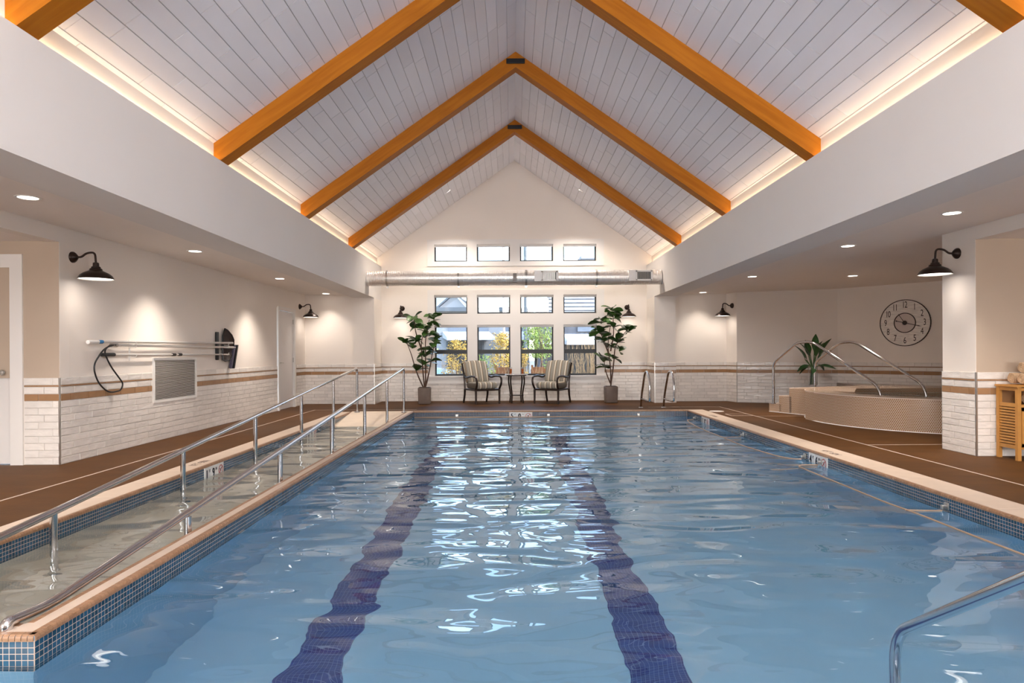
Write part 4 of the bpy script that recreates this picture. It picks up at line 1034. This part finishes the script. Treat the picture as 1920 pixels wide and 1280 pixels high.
m = MB(); m.lathe([(SR, 0.0), (SR+0.012, 0.0), (SR, 0.012)], 72, (SX, SY, 0), closed=True); m.build('base_bead', M_trim, sp, smooth=True)
m = MB(); m.disc((SX, SY, -0.4), IR, 48); m.build('basin_floor', M_plas, sp)
mosaic_ = MB()
for k in range(0, 96):
    a = 2*PI*k/96
    mosaic_.add([(SX+(IR-0.004)*math.cos(a+q), SY+(IR-0.004)*math.sin(a+q), z_) for q, z_ in ((0.002, 0.30), (2*PI/96-0.002, 0.30), (2*PI/96-0.002, 0.415), (0.002, 0.415))], [(3, 2, 1, 0)], random.random()+0.01)
mosaic_.build('waterline_band', M_mos, sp)
m = MB(); m.box((7.55, 12.42, 0.27), (8.35, 12.50, 0.40)); m.build('spillway_opening', M_black, sp)
# platform behind the tub and steps
plat = [(P0+d1*0.5), (P0+d1*1.9), Vector((6.4, 12.2)), Vector((8.2, 12.2)), Vector((8.75, 12.55)), Vector((7.15, 14.45)), P0+d1*0.5+n1*1.9]
def slab(poly, z0, z1, name, topname=None):
    poly = [tuple(p) for p in poly]; wall_strip(poly+[poly[0]], z0, z1, name, sp, M_penny); flat_uv(poly, z1, 'step_top', sp, M_penny)
slab([P0, P0+d1*0.30, P0+d1*0.30+n1*1.6, P0+n1*1.6], 0, 0.16, 'step_riser')
slab([P0+d1*0.25, P0+d1*0.55, P0+d1*0.55+n1*1.6, P0+d1*0.25+n1*1.6], 0, 0.32, 'step_riser')
slab(plat, 0, SH-0.001, 'platform_riser')
for i in range(3):
    q0 = P0+d1*0.25*i; z_ = (0.16, 0.32, 0.479)[i]
    m = MB(); p1 = q0+n1*1.6; m.tube([(q0.x, q0.y, z_), (p1.x, p1.y, z_)], 0.006, 6); m.build('step_nosing', M_joint, sp, smooth=True)
m = MB(); a = P0; b = P0+d1*1.15; m.tube([(a.x, a.y, 0.005), (b.x, b.y, 0.005)], 0.008, 6); m.build('base_bead', M_trim, sp)
wsp = MB(); wsp.disc((SX, SY, 0.40), IR-0.005, 64); struct(wsp.build('spa_water', M_water), 'still water inside the raised spa')
for i, (off, lb) in enumerate(((0.03, 'bent steel handrail along the camera side of the spa steps'), (1.13, 'bent steel handrail along the far side of the spa steps'))):
    r = thing('spa_handrail', lb, 'handrail', group='bent steel rails over the spa steps')
    def pt(s_, z_): q = P0+d1*(s_+0.08)+n1*off; return (q.x, q.y, z_)
    m = MB(); m.tube(fillet([pt(0, 0.16), pt(0, 0.95), pt(0.59, 1.34), pt(0.93, 1.345), pt(2.24, 0.60), pt(2.32, 0.30)], 0.13, 8), 0.0245, 14); m.build('rail_tube', M_steel, r, smooth=True)
    m = MB(); c_ = pt(0, 0.161); m.lathe([(0.001, 0.012), (0.05, 0.012), (0.055, 0.0)], 18, c_); m.build('base_flange', M_steel, r, smooth=True)

# ---- leafy plant in glass vase
pv = thing('vase_plant', 'broad leaved green stems in a tall glass vase behind the spa', 'plant', (6.12, 13.35, SH)); pv.scale = (0.9, 0.9, 0.97)
m = MB(); m.lathe([(0.001, 0.0), (0.095, 0.0), (0.105, 0.40), (0.100, 0.40), (0.090, 0.012), (0.001, 0.012)], 24); m.build('glass_vase', M_cup, pv, smooth=True)
m = MB()
LB = [leaf_mesh('leaf', l, w, c, M_leaf2, 'spear') for l, w, c in ((0.42, 0.17, 0.3), (0.36, 0.15, 0.6), (0.30, 0.12, 0.9))]
rnd = random.Random(4)
for i in range(17):
    a = i*2.39; tip = Vector((0.16*math.cos(a)*rnd.uniform(0.5, 1.3), 0.10*math.sin(a), rnd.uniform(0.50, 0.72) if i < 11 else rnd.uniform(0.36, 0.46)))
    m.tube([(0.05*math.cos(a), 0.05*math.sin(a), 0.02), (0.03*math.cos(a), 0.03*math.sin(a), 0.38), tip], 0.009, 6)
    o = link('leaf', LB[rnd.randrange(2 if i < 11 else 3)], pv); orient(o, tip, (math.cos(a)*0.55, math.sin(a)*0.5, 1.5 if i < 11 else -0.05), rnd.uniform(-0.6, 0.6), rnd.uniform(0.8, 1.05))
m.build('stem', mat('green_stem', (0.05, 0.10, 0.03), 0.5), pv, smooth=True)

# ---- bamboo towel cabinet
cb = thing('towel_cabinet', 'bamboo towel cabinet with louvred side and doors', 'cabinet', (5.34, 6.93, 0))
CW, CD, CH = 0.75, 0.31, 0.80; t = 0.038
for x in (0, CW-t):
    for y in (0, CD-t):
        m = MB(); m.box((x, y, 0), (x+t, y+t, CH-0.02)); m.build('leg', M_bamb, cb)
m = MB(); m.box((-0.012, -0.012, CH-0.02), (CW+0.012, CD+0.005, CH)); m.build('top_panel', M_bamb, cb)
m = MB(); m.box((0.01, 0.01, 0.57), (CW-0.01, CD-0.01, 0.585)); m.build('shelf', M_bamb, cb)
m = MB(); m.box((0.01, 0.01, 0.13), (CW-0.01, CD-0.01, 0.145)); m.build('bottom_panel', M_bamb, cb)
m = MB(); m.box((t, CD-0.012, 0.13), (CW-t, CD-0.006, CH-0.02)); m.build('back_panel', M_bambd, cb)
for z in (0.74, 0.565, 0.12):
    for q in (((0.006, t, z), (0.03, CD-t, z+0.04)), ((CW-0.03, t, z), (CW-0.006, CD-t, z+0.04)), ((t, 0.006, z), (CW-t, 0.03, z+0.03 if z > 0.5 else z+0.02))):
        m = MB(); m.box(*q); m.build('rail', M_bamb, cb)
me = MB(); me.box((0, 0, 0), (0.012, CD-2*t, 0.019)); me = me.mesh('slat', M_bamb)
for k in range(13): link('slat', me, cb, (0.008, t, 0.17+k*0.0305))
for k in range(2):
    x = t+0.004+k*(CW-2*t)/2; w = (CW-2*t)/2-0.008
    m = MB(); m.box((x, -0.004, 0.145), (x+0.035, 0.018, 0.56)); m.box((x+w-0.035, -0.004, 0.145), (x+w, 0.018, 0.56)); m.box((x, -0.004, 0.145), (x+w, 0.018, 0.18)); m.box((x, -0.004, 0.525), (x+w, 0.018, 0.56))
    dr_ = m.build('door', M_bamb, cb)
    ms = MB(); ms.box((0, 0, 0), (w-0.07, 0.010, 0.019)); ms = ms.mesh('slat', M_bamb)
    for q in range(11): link('slat', ms, dr_, (x+0.035, 0.004, 0.186+q*0.0308))
    m = MB(); m.sphere((x+(w-0.02 if k == 0 else 0.02), -0.014, 0.36), 0.011, 10, 6); m.build('knob', M_bamb, dr_, smooth=True)
# rolled towels
def towel(label, x, z, y, rx=0.066):
    r = thing('rolled_towel', label, 'towel', (x, y, z), -PI/2, group='rolled towels on the cabinet')
    m = MB(); spi = []; n = 46
    for i in range(n+1):
        a = i/n*2*PI*2.6; rr = 0.012+(rx-0.012)*i/n; spi.append((rr*math.cos(a), rr*math.sin(a)))
    vs = []; 
    for sx_ in (0, 1):
        y = 0.0 if sx_ == 0 else 0.26
        for (a, b) in spi: vs.append((a, y+(0.006*math.sin(a*90) if sx_ == 0 else 0), b))
        for (a, b) in reversed(spi): 
            l = math.hypot(a, b); k_ = (l-0.013)/l; vs.append((a*k_, y, b*k_))
    c = 2*(n+1); fs = [(i, (i+1) % c, c+(i+1) % c, c+i) for i in range(c)]
    for i in range(n): fs.append((i+1, i, c-1-i, c-2-i)); fs.append((c+i, c+i+1, c+c-2-i, c+c-1-i))
    m.add(vs, fs); m.build('roll', M_towel, r, smooth=True)
    m = MB(); m.lathe([(0.001, 0.005), (rx-0.012, 0.005), (rx-0.012, 0.255), (0.001, 0.255)], 20); xf(m, Matrix.Rotation(-PI/2, 4, 'X')); m.build('inner_layers', M_towel, r, smooth=True)
towel('rolled tan towel lying at the front on the cabinet top', 5.43, 0.867, 6.995)
towel('rolled tan towel lying at the back against the wall on the cabinet', 5.43, 0.867, 7.135)
towel('rolled tan towel stacked on top of the other two', 5.49, 0.983, 7.065)
towel('rolled tan towel inside the open shelf of the cabinet', 5.52, 0.652, 7.06)

# ---- depth markers
def marker(label, loc, rz, t1, t2):
    r = thing('depth_marker', label, 'sign', loc, rz, group=None)       # local x along wall, faces -y, top at z=0
    w = 0.150
    for k in range(3):
        m = rbox(k*0.152, -0.010, -0.152, k*0.152+w, 0.0, 0.0, 0.003); m.build('ceramic_tile', M_sign, r)
    def put(body, size, x, z, mt=M_ink, nm='lettering', sx=0.8, bold=True):
        mb = text_mb(body, size, 0.0008, sx); 
        if bold: 
            c0 = text_mb(body, size, 0.0008, sx); c0.v = [(a+size*0.035, b, c) for a, b, c in c0.v]; mb.add(c0.v, c0.f)
            c0 = text_mb(body, size, 0.0008, sx); c0.v = [(a-size*0.035, b, c) for a, b, c in c0.v]; mb.add(c0.v, c0.f)
        o = faceY(mb).build(nm, mt, r); o.location = (x, -0.0112, z)
    put(t1, 0.135, 0.050, -0.078); put('FT', 0.045, 0.113, -0.045, bold=False)
    put(t2, 0.135, 0.202, -0.078); put('IN', 0.045, 0.268, -0.045, bold=False)
    m = MB(); m.lathe([(0.046, 0.0), (0.056, 0.0), (0.056, 0.0015), (0.046, 0.0015)], 32, closed=True)
    m.add([(-0.037, -0.030, 0.0), (-0.030, -0.037, 0), (0.037, 0.030, 0), (0.030, 0.037, 0), (-0.037, -0.030, 0.0015), (-0.030, -0.037, 0.0015), (0.037, 0.030, 0.0015), (0.030, 0.037, 0.0015)], [(4, 5, 6, 7), (0, 1, 5, 4), (1, 2, 6, 5), (2, 3, 7, 6), (3, 0, 4, 7)])
    o = faceY(m).build('no_diving_ring', M_red, r); o.location = (0.379, -0.0105, -0.076)
    m = MB(); m.tube([(-0.02, -0.015, 0), (0.0, 0.008, 0), (0.018, 0.022, 0)], 0.005, 6); m.tube([(0.0, 0.008, 0), (0.012, -0.018, 0)], 0.004, 6); m.sphere((-0.020, 0.012, 0), 0.008, 8, 6)
    xf(m, Matrix.Scale(0.15, 4, (0, 0, 1))); o = faceY(m).build('diver_figure', M_ink, r); o.location = (0.379, -0.0106, -0.076)
    return r
marker('5 FT 0 IN depth marker on the far pool edge', (-0.055, Y1P-0.001, -0.026), 0, '5', '0')
marker('5 FT 0 IN depth marker near the ladder corner of the pool', (XPR-0.001, 11.75+MW, -0.026), -PI/2, '5', '0')
marker('4 FT 6 IN depth marker on the spa side pool edge', (XPR-0.001, 7.34+MW, -0.026), -PI/2, '4', '6')
marker('1 FT 9 IN depth marker on the outer ramp wall', (XRL+0.001, 6.88, -0.026), PI/2, '1', '9')
marker('shallow depth marker near the top of the ramp', (XRL+0.001, 10.35, -0.026), PI/2, '0', '9')
for (lb, x, y, rz, body) in (('dark painted depth lettering on the coping above the 4 FT 6 IN marker', 3.66, 7.55, -PI/2, '4FT 6IN'), ('dark painted depth lettering on the ramp coping above the 1 FT 9 IN marker', -3.36, 7.05, PI/2, '1FT 9IN'),
                             ('dark painted depth lettering on the coping near the ladder', 3.66, 11.95, -PI/2, '5FT 0IN')):
    mb = text_mb(body, 0.12, 0.0004, 0.9); o = mb.build('coping_lettering', mat('coping_ink', (0.12, 0.08, 0.07), 0.7), loc=(x, y, 0.0049), rot=(0, 0, rz)); tag(o, lb, 'lettering')

# ---- hose floating along the spa side and far edge
def wp(pts): return [(x, y, ZW+0.004) for x, y in pts]
def anchor(label, loc, rz):
    r = thing('wall_anchor', label, 'bracket', loc, rz, group='steel rope anchors on the pool wall')
    m = rbox(-0.028, -0.012, -0.030, 0.028, 0.0, 0.030, 0.004); m.build('anchor_plate', M_brush, r, smooth=True)
    m = rbox(-0.016, -0.050, -0.024, 0.016, -0.012, 0.010, 0.006); m.build('anchor_cup', M_brush, r, smooth=True)
for i, y in enumerate((12.62, 10.0, 7.90, 7.48, 5.32)):
    anchor(('steel anchor beside the far corner of the spa side', 'steel anchor between the two spa side markers', 'steel anchor just beyond the 4 FT 6 IN marker', 'steel anchor touching the 4 FT 6 IN marker', 'steel anchor nearest the camera on the spa side')[i], (XPR-0.005, y, ZW+0.04), -PI/2)
for i, x in enumerate((-1.12, 0.73, 2.55)):
    anchor(('steel anchor on the far edge, ramp side', 'steel anchor on the far edge beside the marker', 'steel anchor on the far edge near the ladder')[i], (x, Y1P-0.005, ZW+0.035), 0)
m = MB(); m.tube(fillet(wp([(3.49, 12.62), (3.36, 12.58), (3.27, 12.2), (3.20, 11.4), (3.18, 10.6), (3.19, 9.9), (3.17, 9.2), (3.22, 8.6), (3.29, 8.1), (3.38, 7.92), (3.48, 7.90)]), 0.3, 5), 0.008, 7)
m.tube(fillet(wp([(3.19, 9.9), (3.3, 9.97), (3.48, 10.0)]), 0.1, 3), 0.006, 6)
tag(m.build('floating_rope', M_rope, smooth=True), 'tan rope floating along the spa side, far half', 'rope', 'ropes along the pool edge')
m = MB(); m.tube(fillet(wp([(3.48, 7.48), (3.30, 7.50), (3.22, 7.40), (3.21, 7.0), (3.20, 6.2), (3.19, 5.6), (3.22, 5.25), (3.22, 4.6), (3.25, 3.8), (3.30, 2.5), (3.45, 1.3)]), 0.25, 5), 0.008, 7)
m.tube(fillet(wp([(3.20, 5.35), (3.3, 5.33), (3.48, 5.32)]), 0.1, 3), 0.006, 6)
tag(m.build('floating_rope', M_rope, smooth=True), 'tan rope floating along the spa side, near half', 'rope', 'ropes along the pool edge')
m = MB(); m.tube([(XPL+0.03, Y1P-0.03, ZW+0.008), (-1.12, Y1P-0.035, ZW+0.008), (0.73, Y1P-0.035, ZW+0.008), (2.55, Y1P-0.035, ZW+0.008), (2.9, Y1P-0.03, ZW+0.006)], 0.011, 7)
tag(m.build('floating_rope', M_rope, smooth=True), 'tan rope lying along the waterline of the far edge', 'rope', 'ropes along the pool edge')

# ---- deck lids
r = thing('round_cover', 'round pale skimmer cover set in the deck by the ladder corner', 'lid', (4.02, 12.92, 0.0))
m = MB(); m.lathe([(0.001, 0.005), (0.125, 0.005), (0.130, 0.001)], 28); m.build('lid_plate', M_trim, r, smooth=True)
m = MB(); m.lathe([(0.131, 0.0), (0.145, 0.0), (0.145, 0.004), (0.131, 0.004)], 28, closed=True); m.build('lid_ring', M_joint, r, smooth=True)
r = thing('access_cover', 'flat rectangular access cover outlined in the deck', 'hatch', (4.0, 12.0, 0.0))
m = MB(); m.box((0.02, 0.02, 0), (0.40, 0.33, 0.003)); m.build('cover_plate', M_deck, r)
m = MB(); m.box((0, 0, 0), (0.42, 0.02, 0.004)); m.box((0, 0.33, 0), (0.42, 0.35, 0.004)); m.box((0, 0.02, 0), (0.02, 0.33, 0.004)); m.box((0.40, 0.02, 0), (0.42, 0.33, 0.004)); m.build('cover_frame', M_joint, r)
# ================================================================ OUTSIDE THE WINDOWS
M_asph = mat('outdoor_paving', (0.10, 0.097, 0.093), 0.9, var=0.1, vscale=2)
M_stuc = mat('grey_render', (0.34, 0.34, 0.34), 0.85)
M_stucw = mat('white_render', (0.24, 0.24, 0.245), 0.85)
M_roofg = mat('grey_shingle', (0.36, 0.36, 0.37), 0.8, rnd=0.12)
M_roofd = mat('dark_flashing', (0.07, 0.08, 0.09), 0.5)
M_awn = mat('white_awning', (0.42, 0.42, 0.42), 0.5)
M_stone = mat('grey_stone', (0.09, 0.09, 0.10), 0.9, var=0.3, vscale=3)
M_pole = mat('tan_post', (0.42, 0.33, 0.28), 0.7)
M_green = mat('light_green_leaf', (0.13, 0.19, 0.02), 0.6, rnd=0.5)
M_yel = mat('yellow_leaf', (0.32, 0.20, 0.02), 0.6, rnd=0.4)
M_sage = mat('sage_leaf', (0.26, 0.30, 0.15), 0.6, rnd=0.4)
M_reed = mat('dry_reed', (0.32, 0.22, 0.12), 0.8, rnd=0.35)
M_rwood = mat('red_planter_wood', (0.20, 0.08, 0.03), 0.7, var=0.15, vscale=5)
M_car = mat('pale_blue_car_paint', (0.28, 0.42, 0.50), 0.2, 0.2)
m = MB(); m.box((-60, YW+0.3, -0.5), (60, 120, -0.32)); struct(m.build('outdoor_ground', M_asph), 'paved ground outside the windows')
# flat roofed shop block
b = thing('shop_building', 'long flat roofed grey block seen through the ramp side windows', 'building', (0, 34, -0.32))
m = MB(); m.box((-16, 0, 0), (0.9, 8, 3.7)); m.build('wall', M_stucw, b)
m = MB(); m.box((-16.2, -0.2, 3.66), (1.15, 8, 3.86)); m.build('parapet_cap', M_roofd, b)
m = MB(); m.ext([(-4.0, 1, 3.8), (-2.35, 1, 3.8), (-3.05, 1, 4.62)], (0, 5, 0)); m.build('gable', M_stucw, b)
m = MB(); m.ext([(-9.0, 3, 3.8), (-1.6, 3, 3.8), (-3.05, 3, 4.75), (-8.0, 3.5, 4.95)], (0, 0.2, 0)); m.build('roof', M_roofg, b)
for (xa, za, xb, zb) in ((-4.1, 3.82, -3.05, 4.72), (-3.05, 4.72, -2.0, 3.82)):
    m = MB(); m.ext([(xa, 0.8, za-0.06), (xb, 0.8, zb-0.06), (xb, 0.8, zb+0.05), (xa, 0.8, za+0.05)], (0, 0.4, 0)); m.build('verge_board', M_roofd, b)
for i, (xa, xb) in enumerate(((-3.6, -1.1), (-1.1+0.45, 1.4-0.5))):
    m = MB(); m.box((xa+0.3, -0.06, 2.55), (xb-0.1, 0.0, 3.05)); m.build('fascia_panel', mat('slate_panel', (0.13, 0.145, 0.17), 0.7), b)
    m = MB(); m.ext([(xa, 0, 2.62), (xa+0.35, -1.2, 2.30), (xa+0.35, -1.2, 2.15), (xa, 0, 2.3)], (xb-xa-0.1, 0, 0)); m.build('awning', M_awn, b)
    m = MB(); m.box((xa+0.25, -0.05, 0.2), (xb-0.35, 0.0, 2.1)); m.build('shop_window', M_dkwin, b)
    for k in range(3):
        m = MB(); x = xa+0.25+k*(xb-xa-0.65)/2; m.box((x-0.04, -0.09, 0.2), (x+0.04, -0.05, 2.1)); m.build('mullion', M_roofd, b)
# right hand house
b = thing('pitched_house', 'grey house with pale ribbed roof seen through the ladder side windows', 'building', (0, 30, -0.32))
m = MB(); m.box((1.3, 0, 0), (12, 8, 3.35)); m.build('wall', M_stone, b)
z0, z1 = 3.3, 6.4
m = MB(); m.add([(1.1, -0.3, z0), (12, -0.3, z0), (12, 4, z1), (3.6, 4, z1), (1.1, 8, z0), (1.1, -0.3, z0-0.15), (12, -0.3, z0-0.15)], [(0, 1, 2, 3), (0, 3, 4), (0, 5, 6, 1)]); m.build('roof', M_stucw, b)
me = MB(); me.box((0, 0, 0), (1, 0.05, 0.035)); me = me.mesh('roof_rib', M_stone)
for k in range(16):
    t = (k+0.5)/16; o = link('roof_rib', me, b, (1.15+2.5*t, -0.35+4.3*t, z0+(z1-z0)*t), None, (10.5-2.5*t, 1, 1))
m = MB(); m.tube([(1.1, -0.3, z0), (3.6, 4, z1+0.03)], 0.06, 6); m.build('hip_cap', M_roofd, b)
m = MB(); m.ext([(2.3, 0, 2.35), (2.3, -2.6, 2.02), (2.3, -2.6, 1.82), (2.3, 0, 1.9)], (3.2, 0, 0)); m.build('awning', M_awn, b)
m = MB(); m.box((2.6, -0.05, 0.4), (5.2, 0, 1.8)); m.build('shop_window', M_dkwin, b)
m = MB(); m.box((3.0, -0.08, 2.45), (5.5, 0, 2.8)); m.build('fascia_panel', MATS['slate_panel'], b)
m = MB(); m.box((1.2, -2.2, 1.85), (2.35, -0.1, 2.0)); m.build('door_canopy', M_awn, b)
# posts
m = MB(); m.tube([(-0.27, 22, -0.32), (-0.27, 22, 6.5)], 0.045, 8); tag(m.build('street_post', M_pole, smooth=True), 'slim tan post standing outside, second window from ramp side', 'post')
m = MB(); m.tube([(0.50, 24, -0.32), (0.50, 24, 6.5)], 0.055, 8); tag(m.build('street_post', M_roofd, smooth=True), 'dark post standing outside, third window from ramp side', 'post')
# foliage
def bush(name, label, cat, x, y, z0, z1, rx, n, m_, seed, trunk=True, size=0.09, shape=1.0, nb=0):
    r = thing(name, label, cat, (x, y, -0.32)); rn = random.Random(seed)
    z0 += 0.32; z1 += 0.32
    m = MB(); H = z1
    if trunk:
        m.tube([(0, 0, 0), (0.03, 0, z0), (0, 0, z0+(z1-z0)*0.6)], [0.05, 0.04, 0.015], 6)
        for k in range(7):
            a = rn.uniform(0, 6.28); m.tube([(0.02, 0, z0*rn.uniform(0.5, 1)), (rx*0.7*math.cos(a), rx*0.7*math.sin(a), z0+(z1-z0)*rn.uniform(0.3, 0.8))], [0.02, 0.006], 5)
        m.build('trunk', M_stem, r, smooth=True)
    m = MB()
    cl = [(rn.uniform(-rx, rx)*0.75, rn.uniform(-rx, rx)*0.75, rn.uniform(z0, z1)) for _ in range(14)]
    for i in range(n):
        c = cl[rn.randrange(14)]; s_ = rx*0.30
        zt = min(1, max(0, (c[2]-z0)/(z1-z0))); k = math.sqrt(max(0.1, 1-(2*zt-0.9)**2*0.8))
        p = Vector((c[0]*k+rn.gauss(0, s_)*0.7, c[1]*k+rn.gauss(0, s_)*0.7, max(z0*0.9, min(z1, c[2]+rn.gauss(0, s_)))))
        a = Vector((rn.uniform(-1, 1), rn.uniform(-1, 1), rn.uniform(-1, 1))).normalized(); b_ = a.orthogonal().normalized(); q = size*rn.uniform(0.6, 1.2)
        m.add([p, p+a*q+b_*q*0.4, p+a*q*2, p+a*q-b_*q*0.4], [(0, 1, 2, 3)], rn.random()+0.001)
    o = m.build('foliage', m_, r); o['kind'] = 'stuff'
    return r
bush('young_tree', 'airy light green tree outside the third window from the ramp', 'tree', 0.95, 21.5, 1.2, 2.25, 0.62, 1900, M_green, 1, size=0.05)
bush('yellow_shrub', 'golden yellow shrub outside the first window from the ramp', 'shrub', -1.75, 20.5, 0.0, 1.55, 0.42, 1100, M_yel, 2, size=0.045)
bush('yellow_shrub', 'golden yellow shrub outside the second window from the ramp', 'shrub', -0.36, 20.3, 0.1, 1.75, 0.42, 1200, M_yel, 3, size=0.045)
bush('weeping_shrub', 'pale weeping green shrub outside the first window from the ramp', 'shrub', -2.42, 19.5, 0.8, 1.95, 0.22, 500, M_sage, 4, size=0.05)
bush('green_shrub', 'bright green shrub behind the armchair on the ramp side', 'shrub', -0.85, 18.6, -0.1, 1.10, 0.34, 800, M_green, 5, trunk=False, size=0.04)
bush('yellow_green_shrub', 'yellow green shrub outside the third window from the ramp', 'shrub', 0.30, 18.4, 0.2, 1.25, 0.28, 700, M_yel, 6, size=0.04)
bush('green_shrub', 'loose green shrub outside the third window near the ladder side chair', 'shrub', 1.05, 18.5, -0.1, 1.3, 0.30, 600, M_green, 7, trunk=False, size=0.04)
def reeds(label, x0, x1, y, n, h0, h1, seed):
    rn = random.Random(seed); m = MB()
    for i in range(n):
        x = rn.uniform(x0, x1); yy_ = y+rn.uniform(-0.25, 0.25); h = rn.uniform(h0, h1)
        m.tube([(x, yy_, -0.32), (x+rn.uniform(-0.06, 0.06), yy_, h*0.6), (x+rn.uniform(-0.14, 0.14), yy_+0.05, h)], [0.008, 0.007, 0.003], 4)
    o = m.build('tall_grass', M_reed); o['kind'] = 'stuff'; tag(o, label, 'grass')
reeds('tall dry tan grass outside the window nearest the ladder', 1.5, 2.6, 18.0, 110, 0.8, 1.75, 8)
reeds('sparse dry grass outside behind the table', -0.7, 1.2, 17.6, 45, 0.5, 1.15, 9)
reeds('dry grass stalks outside beyond the parked car', -2.1, -1.4, 19.0, 28, 0.7, 1.3, 10)
for x0_, x1_, lb in ((-0.50, -0.02, 'raised red timber planter outside on the ramp side'), (0.55, 1.35, 'raised red timber planter outside on the ladder side')):
    r = thing('planter_box', lb, 'planter', (x0_, 18.95, -0.32), group='raised timber planters outside')
    for k in range(5):
        m = MB(); m.box((0, 0, 0.05+k*0.21), (x1_-x0_, 0.05, 0.05+k*0.21+0.19)); m.build('plank', M_rwood, r)
    for x in (0.0, x1_-x0_-0.06): m = MB(); m.box((x, -0.04, 0), (x+0.06, 0, 1.14)); m.build('post', M_rwood, r)
    m = MB(); m.box((0, 0.05, 0), (x1_-x0_, 0.45, 1.0)); m.build('soil', M_soil, r)
# parked car
c = thing('parked_car', 'pale blue car parked outside the first window from the ramp', 'car', (-4.1, 24, -0.32))
body = [(-2.1, 0.45), (-2.15, 0.8), (-1.7, 0.95), (-1.1, 1.38), (0.3, 1.42), (1.0, 1.0), (1.95, 0.85), (2.2, 0.6), (2.2, 0.3), (-2.0, 0.3)]
m = MB(); m.ext([(x, -0.85, z) for x, z in body], (0, 1.7, 0)); m.build('body', M_car, c)
m = MB(); m.ext([(x, -0.865, z) for x, z in ((-1.4, 0.98), (-0.95, 1.30), (0.25, 1.34), (0.80, 1.0))], (0, 1.73, 0)); m.build('side_window', M_dkwin, c)
m = MB(); m.ext([(0.38, -0.75, 1.385), (0.98, -0.75, 1.03), (1.0, -0.75, 1.035), (0.40, -0.75, 1.40)], (0, 1.5, 0)); m.build('windscreen', M_dkwin, c)
for x in (-1.35, 1.4):
    for y in (-0.86, 0.66):
        m = MB(); m.lathe([(0.001, 0), (0.18, 0), (0.2, -0.01), (0.32, 0), (0.33, 0.2), (0.001, 0.2)], 20); xf(m, Matrix.Translation((x, y, 0.33)) @ Matrix.Rotation(-PI/2, 4, 'X')); m.build('wheel', M_black, c, smooth=True)
